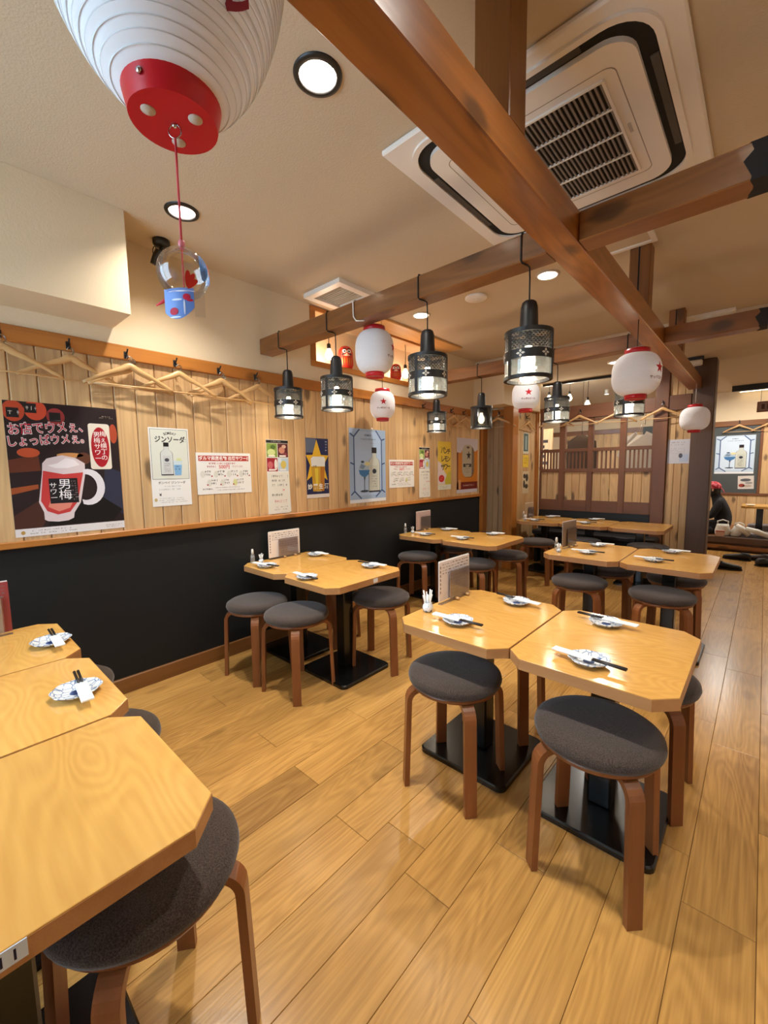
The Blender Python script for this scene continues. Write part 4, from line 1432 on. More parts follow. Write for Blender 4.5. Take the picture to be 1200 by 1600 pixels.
bottle(-2.500, 1.447, 'clear bottle with white cap on the wall table below the beer poster')
smallpot(-2.462, 1.487, 'white toothpick pot on the wall table below the beer poster')
bottle(-2.515, 3.075, 'clear bottle with white cap on the wall table below the sour notice')
smallpot(-2.475, 3.135, 'white toothpick pot on the wall table below the sour notice')
bottle(-1.110, 3.115, 'clear bottle with white cap on the dark framed menu table')
smallpot(-1.075, 3.065, 'white toothpick pot on the dark framed menu table')
bottle(-2.085, 4.755, 'clear bottle with white cap on the row table by the amber post')
smallpot(-2.050, 4.725, 'white toothpick pot on the row table by the amber post')

# ================================================================== COAT HOOKS AND HANGERS


def make_hook():
    """local x right, y up, z out of the wall; origin on the wall"""
    t = thing('coat_hook', 'hook', 'hook')
    MB().cbox(-0.009, 0.009, -0.020, 0.016, 0.0, 0.004, 0.001).build('plate', M_BLACK, t)
    MB().tube([(0, 0.004, 0.003), (0, 0.006, 0.018), (0, 0.018, 0.032), (0, 0.024, 0.034)], [0.004, 0.004, 0.004, 0.005], 8).build('upper_prong', M_BLACK, t)
    MB().tube([(0, -0.010, 0.003), (0, -0.019, 0.012), (0, -0.020, 0.022), (0, -0.010, 0.030)], [0.004, 0.004, 0.004, 0.005], 8).build('lower_prong', M_BLACK, t)
    return t


def make_hanger():
    """local x along the shoulders, z up, hook eye at the origin; bar below"""
    t = thing('coat_hanger', 'hanger', 'hanger')
    pts, rad = [], []
    for k in range(25):
        u = -1 + 2 * k / 24
        a = abs(u)
        z = -0.060 - 0.010 * a - 0.085 * a ** 1.35 + 0.012 * math.exp(-(u / 0.12) ** 2)
        pts.append((0.208 * u, 0.018 * a * a, z))
        rad.append(0.0095 + 0.0075 * math.exp(-(u / 0.35) ** 2))
    b = MB()
    b.tube(pts, rad, 10)
    b.v = [(x, 0.018 * (x / 0.208) ** 2 + (y - 0.018 * (x / 0.208) ** 2) * 0.65, z) for x, y, z in b.v]
    b.build('shoulder_bar', M_HANGER, t)
    MB().tube([(-0.188, 0.014, -0.150), (0, 0.010, -0.153), (0.188, 0.014, -0.150)], 0.0042, 8).build('trouser_bar', M_HANGER, t)
    hk = [(0, 0, -0.052), (0, 0, -0.036)]
    for k in range(12):
        a = -PI / 2 + 1.45 * PI * k / 11
        hk.append((0.013 * math.cos(a), 0, -0.017 + 0.013 * math.sin(a) * 1.3))
    MB().tube(hk, 0.0020, 8).build('wire_hook', M_STEEL, t)
    MB().prism(ell(0, 0, 0.014, 0.018, 16), -0.0004, 0.0004).build('clear_tag', M_GLASS, t, (0.004, -0.006, -0.020), (PI / 2, 0, 0.2), label='clear plastic size tag')
    return t


hook0, hang0 = make_hook(), make_hanger()
hf = [True, True]


def hook(side, pos, lab):
    o = hook0
    if hf[0]:
        hf[0] = False
        o['label'] = lab; o['group'] = 'black coat hooks'
    else:
        o = copy_tree(hook0, label=lab, group='black coat hooks')
    wall_frame(o, side, pos)
    return o


def hanger(pos, rz, lab, tilt=0.0):
    o = hang0
    if hf[1]:
        hf[1] = False
        o['label'] = lab; o['group'] = 'wooden coat hangers'
    else:
        o = copy_tree(hang0, label=lab, group='wooden coat hangers')
    o.location = pos
    o.rotation_euler = (tilt, 0, rz)
    return o


TXF = W + 0.0205
spots = [(0.290, 'above the corner of the plum sour poster'), (0.540, 'above the plum sour poster'), (0.790, 'between the plum poster and the gin poster'), (1.040, 'above the gin soda poster'),
         (1.300, 'above the red headed sour notice'), (1.553, 'next to the wall end of the crossbeam')]
for i, (y, w_) in enumerate(spots):
    hook('left', (TXF, y, 1.842), 'black double coat hook ' + w_)
rzs = [1.50, 1.62, 1.50, 1.46, 1.55, 1.60]
outs = [0.05, 0.024, 0.045, 0.046, 0.035, 0.030]
for i, (y, w_) in enumerate(spots):
    hanger((TXF + outs[i], y + 0.002, 1.826), rzs[i], 'pale wooden coat hanger ' + w_, 0.0)
hanger((TXF + 0.018, 0.815, 1.822), 1.66, 'pale wooden coat hanger tucked behind the one by the gin poster')
hanger((TXF + 0.018, 1.32, 1.818), 1.68, 'pale wooden coat hanger tucked behind the one over the sour notice')
hook('left', (TXF, 3.402, 1.838), 'black double coat hook above the second red headed notice')
for y, w_ in ((3.65, 'above the narrow price list'), (3.905, 'above the yellow lemon poster'), (4.155, 'above the orange can poster'), (4.40, 'at the corner end of the wall')):
    hook('left', (TXF, y, 1.838), 'black double coat hook ' + w_)
    if y not in (4.40,):
        hanger((TXF + 0.035, y, 1.826), 1.55, 'pale wooden coat hanger ' + w_)
hook('back', (-2.375, 4.6815, 1.865), 'black coat hook on the short return wall')
hanger((-2.375, 4.650, 1.853), 0.05, 'pale wooden coat hanger on the short return wall')
hook('left', (-2.2455, 5.15, 1.842), 'black coat hook on the side wall past the amber post')
hanger((-2.2455 + 0.035, 5.15, 1.83), 1.50, 'pale wooden coat hanger on the side wall past the amber post')
PBF = PY0 - 0.0155
for x, w_, a in ((-2.00, 'over the first lattice bay', 0.3), (-1.72, 'over the second lattice bay', 0.06), (-1.30, 'over the third lattice bay', 0.5), (-0.86, 'on the red stained post', 0.05)):
    yb_ = PBF if x < -0.9 else PBF - 0.015
    hook('back', (x, yb_, 1.895), 'black coat hook ' + w_)
    hanger((x, yb_ - 0.036, 1.883), a, 'pale wooden coat hanger ' + w_)
for x, w_ in ((-0.36, 'over the blue poster on the far wall'), (0.00, 'past the blue poster on the far wall')):
    hook('back', (x, FY - 0.0305, 1.93), 'black coat hook ' + w_)
    hanger((x, FY - 0.066, 1.918), 0.05, 'pale wooden coat hanger ' + w_)

# ================================================================== POSTERS
PZW = W + 0.0015


def poster(lab, side, a0, z0, w, h, plane, base=(232, 230, 226), cat='poster', tilt=0.0, name='poster'):
    """flat print; local x right, y up from its lower left corner"""
    t = thing(name, lab, cat)
    if side == 'left':
        wall_frame(t, 'left', (plane, a0, z0))
    else:
        wall_frame(t, 'back', (a0, plane, z0))
    if tilt:
        t.rotation_euler = (t.rotation_euler.to_matrix() @ Matrix.Rotation(tilt, 3, 'Z')).to_euler()
    MB().prism(rect(0, w, 0, h), 0, 0.0008).build('sheet', plain('sheet_%d_%d_%d' % base, base, rough=0.5, spec=0.3), t)
    return t


def squiggle(parent, x0, x1, y0, y1, rows, rgb, seed, hgt=None, name='small_print', z=0.0010, fill=0.7):
    """rows of tiny unreadable characters as short strokes"""
    rnd = random.Random(seed)
    b = MB()
    rh = (y1 - y0) / rows
    for r_ in range(rows):
        yc = y1 - rh * (r_ + 0.5)
        hh = (hgt or rh * 0.55)
        x = x0 + rnd.uniform(0, 0.1) * (x1 - x0)
        end = x1 - rnd.uniform(0, 0.25) * (x1 - x0)
        while x < end:
            q = hh * rnd.uniform(0.35, 0.95)
            if rnd.random() < fill:
                if rnd.random() < 0.5:
                    b.add([(x, yc - hh * .1, z), (x + q, yc - hh * .1, z), (x + q, yc + hh * .12, z), (x, yc + hh * .12, z)], [(0, 1, 2, 3)])
                b.add([(x + q * .35, yc - hh / 2, z), (x + q * .55, yc - hh / 2, z), (x + q * .62, yc + hh / 2, z), (x + q * .42, yc + hh / 2, z)], [(0, 1, 2, 3)])
                if rnd.random() < 0.5:
                    b.add([(x, yc + hh * .25, z), (x + q, yc + hh * .25, z), (x + q, yc + hh * .40, z), (x, yc + hh * .40, z)], [(0, 1, 2, 3)])
            x += q + hh * 0.18
    if not b.f:
        b.add([(x0, y0, z), (x1, y0, z), (x1, y0 + 0.001, z)], [(0, 1, 2)])
    return b.build(name, ink(rgb), parent)


# 1 plum sour poster -------------------------------------------------
w, h = 0.450, 0.630
p = poster('dark poster of a red plum sour in a glass mug', 'left', 0.279, 0.925, w, h, PZW)
flat(p, 'night_background', rect(0.0, w, 0.038, h), 0.0009, (38, 24, 26))
flat(p, 'shelf_print', [(0, 0.36), (0.11, 0.385), (0.115, 0.31), (0, 0.30)], 0.0013, (96, 46, 28))
flat(p, 'counter_print', [(0, 0.23), (0.10, 0.245), (0.10, 0.225), (0, 0.20)], 0.0013, (150, 74, 36))
flat(p, 'bench_print', [(0, 0.038), (0.10, 0.038), (0.15, 0.13), (0.10, 0.17), (0.0, 0.10)], 0.0013, (70, 38, 30))
flat(p, 'shadow_print', [(0.12, 0.045), (0.40, 0.045), (0.445, 0.10), (0.36, 0.17), (0.2, 0.16)], 0.0013, (16, 12, 12))
flat(p, 'lane_print', [(0.36, 0.16), (0.45, 0.07), (0.45, 0.30), (0.38, 0.33)], 0.0012, (44, 46, 64))
for cx, cy, rx, ry, rgb in ((0.035, 0.585, 0.040, 0.048, (182, 70, 40)), (0.115, 0.595, 0.042, 0.048, (200, 74, 46)), (0.19, 0.57, 0.036, 0.040, (150, 52, 50)), (0.075, 0.395, 0.042, 0.022, (190, 80, 44)), (0.448 - 0.02, 0.50, 0.018, 0.05, (172, 70, 42)), (0.29, 0.37, 0.030, 0.030, (92, 52, 34)), (0.235, 0.385, 0.055, 0.012, (196, 136, 80))):
    q = [(min(max(x, 0.0), w), min(max(y, 0.04), h)) for x, y in ell(cx, cy, rx, ry, 20)]
    flat(p, 'paper_lamp_print', q, 0.0016, rgb)
for cx, cy in ((0.030, 0.575), (0.095, 0.600), (0.185, 0.565)):
    flat(p, 'lamp_label_print', rect(cx - 0.02, cx + 0.024, cy - 0.02, cy + 0.024), 0.0020, (30, 26, 26))
    squiggle(p, cx - 0.016, cx + 0.022, cy - 0.014, cy + 0.018, 1, (190, 180, 170), int(cx * 999), z=0.0024)
for txt, x, y, sz, rz in (('お店でウメぇ、', 0.165, 0.512, 0.058, 0.10), ('しょっぱウメぇ。', 0.160, 0.455, 0.052, 0.09)):
    lettering(p, txt, x, y, 0.0024, sz, (240, 232, 228), bold=0.0028, rz=rz, sx=0.78, name='headline_outline')
    lettering(p, txt, x, y, 0.0028, sz, (188, 30, 56), bold=0.0004, rz=rz, sx=0.78, name='headline')
flat(p, 'sign_board', rrect(0.318, 0.412, 0.315, 0.548, 0.012), 0.0020, (226, 214, 196))
flat(p, 'sign_oval', ell(0.366, 0.428, 0.040, 0.102, 32), 0.0024, (164, 22, 34))
lettering(p, '梅ぇ横丁の', 0.381, 0.434, 0.0028, 0.031, (244, 238, 232), bold=0.0, vertical=True, line=0.98)
lettering(p, '男梅サワー', 0.353, 0.430, 0.0028, 0.031, (244, 238, 232), bold=0.0, vertical=True, line=0.98)
# mug
mug = [(0.112, 0.075), (0.125, 0.066), (0.165, 0.060), (0.205, 0.063), (0.228, 0.074), (0.232, 0.100), (0.262, 0.150), (0.290, 0.290), (0.292, 0.345), (0.255, 0.372), (0.20, 0.385), (0.140, 0.368), (0.122, 0.345), (0.118, 0.30), (0.096, 0.16), (0.112, 0.11)]
flat(p, 'mug_glass_print', mug, 0.0020, (214, 196, 196))
flat(p, 'red_drink_print', [(0.104, 0.165), (0.125, 0.115), (0.165, 0.095), (0.215, 0.105), (0.250, 0.155), (0.282, 0.300), (0.20, 0.292), (0.122, 0.310)], 0.0024, (190, 58, 56))
flat(p, 'drink_light_print', [(0.13, 0.135), (0.17, 0.11), (0.215, 0.125), (0.235, 0.165), (0.185, 0.18), (0.14, 0.165)], 0.0027, (214, 130, 112))
flat(p, 'ice_print', [(0.140, 0.335), (0.18, 0.345), (0.215, 0.372), (0.25, 0.362), (0.270, 0.338), (0.22, 0.322), (0.17, 0.322)], 0.0024, (232, 222, 222))
hd = []
for k in range(15):
    a = -1.95 + 3.75 * k / 14
    hd.append((0.300 + 0.072 * math.cos(a), 0.225 + 0.092 * math.sin(a)))
for k in range(14, -1, -1):
    a = -1.95 + 3.75 * k / 14
    hd.append((0.288 + 0.050 * math.cos(a), 0.225 + 0.066 * math.sin(a)))
flat(p, 'mug_handle_print', hd, 0.0022, (222, 216, 220))
flat(p, 'black_label_print', rect(0.140, 0.255, 0.150, 0.272), 0.0028, (26, 22, 26))
lettering(p, '男梅', 0.202, 0.214, 0.0032, 0.055, (240, 236, 236), bold=0.0, vertical=True, line=0.95)
lettering(p, 'サワー', 0.156, 0.206, 0.0032, 0.031, (240, 236, 236), bold=0.0, vertical=True, line=0.95)
squiggle(p, 0.228, 0.238, 0.160, 0.262, 9, (170, 150, 150), 3, z=0.0032)
squiggle(p, 0.242, 0.251, 0.160, 0.262, 9, (170, 150, 150), 4, z=0.0032)
squiggle(p, 0.37, 0.43, 0.575, 0.590, 2, (210, 196, 170), 5, z=0.0014)
flat(p, 'white_footer', rect(0.0, w, 0.0, 0.038), 0.0010, (222, 216, 214))
flat(p, 'maker_mark', ell(0.028, 0.019, 0.008, 0.009, 16), 0.0014, (176, 140, 70))
squiggle(p, 0.045, 0.25, 0.006, 0.032, 2, (90, 84, 84), 6, z=0.0014)
squiggle(p, 0.36, 0.44, 0.008, 0.026, 2, (90, 84, 84), 7, z=0.0014)


def bottle_print(p, x, y, s, line, body, label_rgb, cap):
    """tall square gin bottle, foot at (x, y), height s"""
    wd = s * 0.185
    out = [(-wd, 0), (wd, 0), (wd, s * .66), (wd * .85, s * .72), (wd * .40, s * .78), (wd * .36, s * .88), (-wd * .36, s * .88), (-wd * .40, s * .78), (-wd * .85, s * .72), (-wd, s * .66)]
    flat(p, 'bottle_outline_print', [(x + a, y + b) for a, b in out], 0.0014, line)
    flat(p, 'bottle_print', [(x + a * .93, y + s * .012 + b * .985) for a, b in out], 0.0018, body)
    flat(p, 'bottle_label_print', rect(x - wd * .62, x + wd * .62, y + s * .06, y + s * .60), 0.0022, label_rgb)
    flat(p, 'bottle_crest_print', ell(x, y + s * .47, wd * .36, s * .055, 16), 0.0026, line)
    squiggle(p, x - wd * .5, x + wd * .5, y + s * .10, y + s * .38, 5, line, int(x * 9999), z=0.0026)
    flat(p, 'bottle_cap_print', rect(x - wd * .42, x + wd * .42, y + s * .875, y + s), 0.0022, cap)
    flat(p, 'bottle_foot_print', rect(x - wd, x + wd, y, y + s * .035), 0.0024, line)


# 2 gin soda poster ---------------------------------------------------
w, h = 0.220, 0.449
p = poster('slim white gin soda poster with a clear bottle and tumbler', 'left', 0.879, 1.024, w, h, PZW)
flat(p, 'frame_line', rect(0.007, w - 0.007, 0.155, h - 0.008), 0.0010, (70, 70, 74))
flat(p, 'cream_picture', rect(0.009, w - 0.009, 0.157, h - 0.010), 0.0013, (214, 216, 204))
for k, ch in enumerate('BOMBAY'):
    a = (k - 2.5) * 0.20
    lettering(p, ch, w / 2 + 0.06 * math.sin(a) + 0.004, h - 0.078 + 0.048 * math.cos(a), 0.0018, 0.021, (50, 50, 54), bold=0.0004, rz=-a, sx=0.8)
lettering(p, 'ジンソーダ', w / 2 + 0.004, h - 0.068, 0.0018, 0.040, (24, 24, 28), bold=0.0010, sx=0.85)
squiggle(p, w - 0.030, w - 0.016, h - 0.082, h - 0.056, 2, (40, 40, 44), 8, z=0.0018)
bottle_print(p, 0.090, 0.178, 0.188, (72, 74, 82), (206, 210, 206), (196, 198, 198), (24, 24, 26))
flat(p, 'tumbler_print', [(0.130, 0.176), (0.168, 0.176), (0.176, 0.262), (0.124, 0.262)], 0.0016, (196, 212, 220))
flat(p, 'blue_soda_print', [(0.131, 0.178), (0.167, 0.178), (0.173, 0.238), (0.127, 0.238)], 0.0020, (124, 170, 210))
squiggle(p, 0.130, 0.168, 0.205, 0.235, 2, (40, 54, 90), 9, z=0.0024)
flat(p, 'lime_print', ell(0.158, 0.262, 0.016, 0.016, 16), 0.0015, (204, 210, 150))
lettering(p, 'ボンベイ ジンソーダ', 0.112, 0.134, 0.0012, 0.0165, (60, 60, 66), bold=0.0002)
squiggle(p, 0.06, 0.17, 0.108, 0.120, 1, (120, 120, 124), 10)
squiggle(p, 0.03, 0.19, 0.088, 0.104, 1, (150, 150, 150), 11)
lettering(p, '¥', 0.044, 0.066, 0.0012, 0.022, (30, 30, 34), bold=0.0005)
flat(p, 'maker_mark', ell(0.018, 0.038, 0.008, 0.010, 14), 0.0012, (188, 166, 110))
squiggle(p, 0.03, 0.20, 0.016, 0.050, 3, (120, 120, 124), 12, hgt=0.005)


# 3 and 7 landscape notices -----------------------------------------------
def notice(lab, a0, z0, w, h, tilt=0.0):
    p = poster(lab, 'left', a0, z0, w, h, PZW, cat='notice', tilt=tilt, name='sour_notice')
    flat(p, 'red_banner', rect(w * .04, w * .96, h * .80, h * .93), 0.0010, (176, 60, 48))
    lettering(p, 'ダルマ商店名物 出世サワー!!', w / 2, h * .862, 0.0015, h * .105, (250, 244, 240), bold=0.0006, sx=0.96)
    squiggle(p, w * .20, w * .80, h * .71, h * .77, 1, (170, 70, 66), 13, hgt=h * .05, fill=1.0)
    squiggle(p, w * .18, w * .38, h * .63, h * .70, 1, (170, 70, 66), 14, hgt=h * .05, fill=1.0)
    lettering(p, '500円', w * .49, h * .655, 0.0014, h * .115, (206, 70, 76), bold=0.0005)
    squiggle(p, w * .62, w * .84, h * .63, h * .70, 1, (170, 70, 66), 15, hgt=h * .05, fill=1.0)
    k = 0
    for row, (n_, y, x0) in enumerate(((4, .48, .10), (3, .27, .21))):
        for i in range(n_):
            cx = w * (x0 + .235 * i)
            flat(p, 'glass_sketch', ell(cx, h * y, w * .040, h * .085, 16), 0.0010, (214, 214, 204) if k != 6 else (206, 210, 150))
            squiggle(p, cx + w * .025, cx + w * .145, h * (y - .05), h * (y + .10), 2, (54, 58, 58), 20 + k, hgt=h * .055, z=0.0014, fill=1.0)
            flat(p, 'red_arrow', rect(cx - w * .045 + (w * .19 if row == 0 else 0), cx - w * .018 + (w * .19 if row == 0 else 0), h * (y - .06), h * (y - .03)), 0.0013, (158, 44, 52))
            k += 1
    squiggle(p, w * .09, w * .28, h * .09, h * .15, 1, (30, 34, 34), 31, hgt=h * .045, fill=1.0)
    squiggle(p, w * .30, w * .80, h * .13, h * .17, 1, (80, 84, 84), 32, hgt=h * .025, fill=1.0)
    squiggle(p, w * .30, w * .95, h * .07, h * .11, 1, (80, 84, 84), 33, hgt=h * .025, fill=1.0)
    return p


notice('landscape white sour notice with red banner beside the gin soda poster', 1.137, 1.079, 0.366, 0.258)
notice('landscape white sour notice with red banner beside the blue gin poster', 2.910, 1.045, 0.372, 0.262)


# 4 and 8 picture price lists ----------------------------------------------
def pricelist(lab, a0, z0, w, h, seed, slip):
    p = poster(lab, 'left', a0, z0, w, h, PZW, cat='price list', name='price_list')
    hy = h * .575
    flat(p, 'black_header', rect(0, w, h * .955, h * .995), 0.0010, (28, 26, 28))
    squiggle(p, w * .2, w * .8, h * .962, h * .988, 1, (200, 200, 196), seed, hgt=h * .016, z=0.0014)
    cells = [((0, .5), (.765, .955), (126, 150, 70)), ((.5, 1), (.765, .955), (86, 36, 40)), ((0, .5), (.575, .76), (148, 34, 48)), ((.5, 1), (.575, .76), (178, 198, 214))]
    for (xa, xb_), (ya, yb_), rgb in cells:
        flat(p, 'picture_print', rect(w * xa + .002, w * xb_ - .002, h * ya, h * yb_ - .002), 0.0010, rgb)
    for cx, cy, rx, ry, rgb in ((.22, .83, .18, .045, (196, 206, 140)), (.30, .90, .12, .03, (80, 104, 50)), (.70, .86, .14, .045, (190, 130, 112)), (.80, .91, .10, .025, (206, 170, 150)), (.85, .80, .10, .03, (130, 60, 70)), (.16, .66, .12, .05, (190, 100, 104)), (.41, .665, .07, .075, (230, 224, 216)), (.76, .665, .13, .055, (206, 184, 96)), (.60, .72, .07, .03, (206, 216, 224))):
        flat(p, 'fruit_print', ell(w * cx, h * cy, w * rx, h * ry, 16), 0.0014, rgb)
    squiggle(p, w * .385, w * .44, h * .61, h * .72, 5, (30, 30, 30), seed + 1, z=0.0018)
    for xa, ya in ((.08, .585), (.58, .585), (.08, .772), (.58, .772)):
        flat(p, 'price_tag_print', rect(w * xa, w * (xa + .30), h * ya, h * (ya + .022)), 0.0018, (228, 222, 214))
    # lower handwritten slip hangs a little aside
    sl_ = MB().prism([(slip * .2, -0.0), (w + slip, 0.006), (w + slip * .1, hy - .006), (slip * .15 + .002, hy - .008)], 0.0009, 0.0014).build('handwritten_slip', plain('slip_white', (222, 220, 210), rough=0.7), p)
    squiggle(p, w * .10 + slip * .3, w * .98, hy * .62, hy * .94, 3, (112, 112, 108), seed + 2, z=0.0017)
    squiggle(p, w * .65, w * .98, hy * .50, hy * .60, 1, (196, 70, 80), seed + 3, z=0.0017)
    squiggle(p, w * .12 + slip * .5, w * .75, hy * .38, hy * .50, 1, (120, 120, 116), seed + 4, z=0.0017)
    squiggle(p, w * .25 + slip * .5, w * .92, hy * .22, hy * .36, 1, (200, 104, 104), seed + 5, z=0.0017)
    squiggle(p, w * .20 + slip * .5, w * .96, hy * .06, hy * .18, 2, (130, 130, 126), seed + 6, z=0.0017)


pricelist('narrow fruit picture price list with handwritten slip beside the star beer poster', 1.627, 0.915, 0.180, 0.522, 40, 0.010)
pricelist('narrow fruit picture price list with handwritten slip beside the yellow poster', 3.366, 0.929, 0.176, 0.506, 60, 0.012)

# 5 star beer poster ----------------------------------------------------------
w, h = 0.220, 0.456
p = poster('navy beer poster with a gold star behind a full glass', 'left', 1.965, 1.007, w, h, PZW)
flat(p, 'navy_background', rect(0, w, 0.028, h), 0.0010, (36, 40, 78))
flat(p, 'lighter_panel', rect(0.004, w * .44, h * .76, h - .004), 0.0013, (96, 104, 124))
sp_ = [(min(max(x, 0.0), w), max(y, 0.03)) for x, y in star(w * .47, h * .60, h * .38, 0.40)]
flat(p, 'gold_star_print', sp_, 0.0017, (222, 176, 44))
gl_ = [(w * .27, .05), (w * .76, .05), (w * .84, h * .66), (w * .80, h * .69), (w * .24, h * .69), (w * .20, h * .66)]
flat(p, 'beer_glass_print', gl_, 0.0021, (196, 150, 46))
flat(p, 'beer_shade_print', [(w * .60, .05), (w * .74, .05), (w * .80, h * .52), (w * .62, h * .52)], 0.0025, (176, 112, 32))
flat(p, 'beer_light_print', [(w * .40, .10), (w * .50, .10), (w * .52, h * .50), (w * .36, h * .50)], 0.0025, (216, 190, 60))
flat(p, 'foam_print', [(w * .215, h * .53), (w * .82, h * .53), (w * .84, h * .66), (w * .78, h * .695), (w * .28, h * .695), (w * .20, h * .66)], 0.0026, (222, 222, 216))
squiggle(p, w * .26, w * .46, h * .50, h * .56, 1, (40, 40, 46), 71, z=0.0031, fill=1.0)
for ch, x in (('妙', .14), ('麗', .38), ('生', .62), ('酒', .88)):
    lettering(p, ch, w * x, h * .185, 0.0031, 0.044, (240, 236, 226), bold=0.0012)
squiggle(p, w * .42, w * .66, h * .09, h * .13, 1, (220, 200, 150), 72, z=0.0031, fill=1.0)
squiggle(p, w * .85, w * .93, h * .78, h * .97, 4, (214, 216, 226), 73, z=0.0016, fill=1.0)
flat(p, 'white_footer', rect(0, w, 0, 0.027), 0.0010, (218, 208, 200))


# 6 blue gin poster and its twin on the far wall -----------------------------------
def blue_gin(lab, side, a0, z0, w, h, plane, bg_rgb):
    p = poster(lab, side, a0, z0, w, h, plane, base=(224, 226, 228))
    flat(p, 'ice_blue_ground', rect(0, w, h * .045, h), 0.0010, bg_rgb)
    oc = [(w * .22, h * .10), (w * .78, h * .10), (w * .88, h * .19), (w * .88, h * .86), (w * .76, h * .965), (w * .24, h * .965), (w * .12, h * .86), (w * .12, h * .19)]
    flat(p, 'pale_facet', oc, 0.0013, tuple(min(255, c + 14) for c in bg_rgb))
    navy = (54, 80, 128)

    def seg(a, b, th):
        dx, dy = b[0] - a[0], b[1] - a[1]
        L_ = math.hypot(dx, dy)
        nx, ny = -dy / L_ * th / 2, dx / L_ * th / 2
        flat(p, 'facet_line', [(a[0] + nx, a[1] + ny), (b[0] + nx, b[1] + ny), (b[0] - nx, b[1] - ny), (a[0] - nx, a[1] - ny)], 0.0017, navy)
    T = w * .026
    for a, b in (((.12, .16), (.12, .89)), ((.88, .16), (.88, .86)), ((.12, .89), (.27, .99)), ((.88, .86), (.72, .99)), ((.12, .16), (.30, .055)), ((.88, .16), (.70, .065)),
                 ((.12, .89), (.02, .93)), ((.88, .86), (.97, .88)), ((.12, .16), (.03, .11)), ((.88, .16), (.97, .12)), ((.12, .52), (.02, .545)), ((.88, .52), (.97, .54))):
        seg((a[0] * w, a[1] * h), (b[0] * w, b[1] * h), T)
    lettering(p, 'BOMBAY', w * .5, h * .915, 0.0017, h * .034, (50, 72, 116), bold=0.0004)
    squiggle(p, w * .28, w * .76, h * .835, h * .885, 1, (90, 104, 130), 81, z=0.0017, fill=1.0)
    squiggle(p, w * .52, w * .76, h * .80, h * .82, 1, (120, 130, 150), 82, z=0.0017)
    bottle_print(p, w * .665, h * .135, h * .62, (44, 50, 62), (196, 200, 190), (186, 188, 176), (40, 32, 34))
    flat(p, 'goblet_bowl_print', ell(w * .385, h * .46, w * .155, h * .085, 24), 0.0017, (168, 188, 206))
    flat(p, 'blue_gin_print', [(w * .235, h * .445), (w * .535, h * .445), (w * .50, h * .385), (w * .42, h * .350), (w * .33, h * .355), (w * .26, h * .39)], 0.0022, (64, 116, 166))
    flat(p, 'ice_print', [(w * .26, h * .47), (w * .36, h * .455), (w * .42, h * .50), (w * .30, h * .53)], 0.0022, (120, 142, 164))
    flat(p, 'lemon_print', ell(w * .47, h * .53, w * .075, h * .028, 16), 0.0022, (214, 206, 150))
    flat(p, 'juniper_print', ell(w * .34, h * .555, w * .045, h * .016, 12), 0.0022, (60, 70, 92))
    flat(p, 'goblet_stem_print', [(w * .365, h * .35), (w * .42, h * .355), (w * .40, h * .30), (w * .395, h * .165), (w * .375, h * .165), (w * .38, h * .30)], 0.0017, (70, 84, 108))
    flat(p, 'goblet_foot_print', ell(w * .385, h * .155, w * .115, h * .016, 18), 0.0017, (54, 62, 80))
    return p


p = blue_gin('tall ice blue gin poster with navy facet lines on the boarded wall', 'left', 2.412, 0.935, 0.450, 0.631, PZW, (158, 180, 208))
MB().lathe([(0.012, 0.0), (0.010, 0.006), (0.0, 0.008)], 14).build('clip', M_WHITE, p, (0.275, 0.634, 0.0))

# 9 lemon poster ---------------------------------------------------------------
w, h = 0.250, 0.515
p = poster('yellow punch lemon sour poster with black brush letters', 'left', 3.690, 0.991, w, h, PZW)
flat(p, 'yellow_ground', rect(0, w, 0.055, h), 0.0010, (226, 190, 62))
flat(p, 'splash_print', [(0, .06), (w * .62, .06), (w * .70, h * .28), (w * .40, h * .42), (w * .30, h * .54), (0, h * .60)], 0.0013, (222, 206, 204))
flat(p, 'lemon_print', [(w, .055), (w * .55, .055), (w * .52, h * .20), (w * .75, h * .36), (w, h * .40)], 0.0016, (196, 182, 56))
lettering(p, 'チ\nン\nー', w * .82, h * .635, 0.0019, 0.070, (64, 44, 30), bold=0.0018, line=1.15)
lettering(p, 'ン\nモ\nワ', w * .60, h * .635, 0.0019, 0.074, (64, 44, 30), bold=0.0018, line=1.15)
lettering(p, 'パ\nレ\nサ', w * .36, h * .635, 0.0019, 0.078, (64, 44, 30), bold=0.0018, line=1.15)
squiggle(p, w * .14, w * .80, h * .86, h * .90, 1, (110, 84, 40), 91, z=0.0016)
flat(p, 'red_badge', ell(w * .27, h * .235, w * .21, h * .075, 24), 0.0019, (196, 38, 34))
squiggle(p, w * .14, w * .40, h * .20, h * .27, 2, (232, 150, 140), 92, z=0.0024)
flat(p, 'white_footer', rect(0, w, 0, 0.055), 0.0010, (222, 220, 200))
squiggle(p, w * .08, w * .85, 0.012, 0.045, 2, (130, 126, 110), 93, z=0.0014)

# 10 can poster --------------------------------------------------------------------
w, h = 0.458, 0.625
p = poster('orange poster of a silver beer can with a star, at the wall corner', 'left', 4.058, 0.936, w, h, PZW)
flat(p, 'amber_ground', rect(0, w, 0.04, h), 0.0010, (196, 118, 34))
flat(p, 'foam_print', [(0, h), (w, h), (w, h * .80), (w * .85, h * .76), (w * .72, h * .84), (w * .30, h * .82), (w * .18, h * .73), (0, h * .74)], 0.0014, (196, 182, 182))
flat(p, 'brown_side_print', rect(0, w * .06, 0.04, h * .74), 0.0014, (112, 58, 26))
flat(p, 'dark_base_print', rect(0, w, 0.04, h * .20), 0.0014, (110, 34, 22))
can = rrect(w * .24, w * .80, h * .29, h * .88, w * .20, 6)
flat(p, 'can_shadow_print', [(x + .012, y - .006) for x, y in can], 0.0018, (120, 66, 26))
flat(p, 'can_print', can, 0.0022, (178, 164, 138))
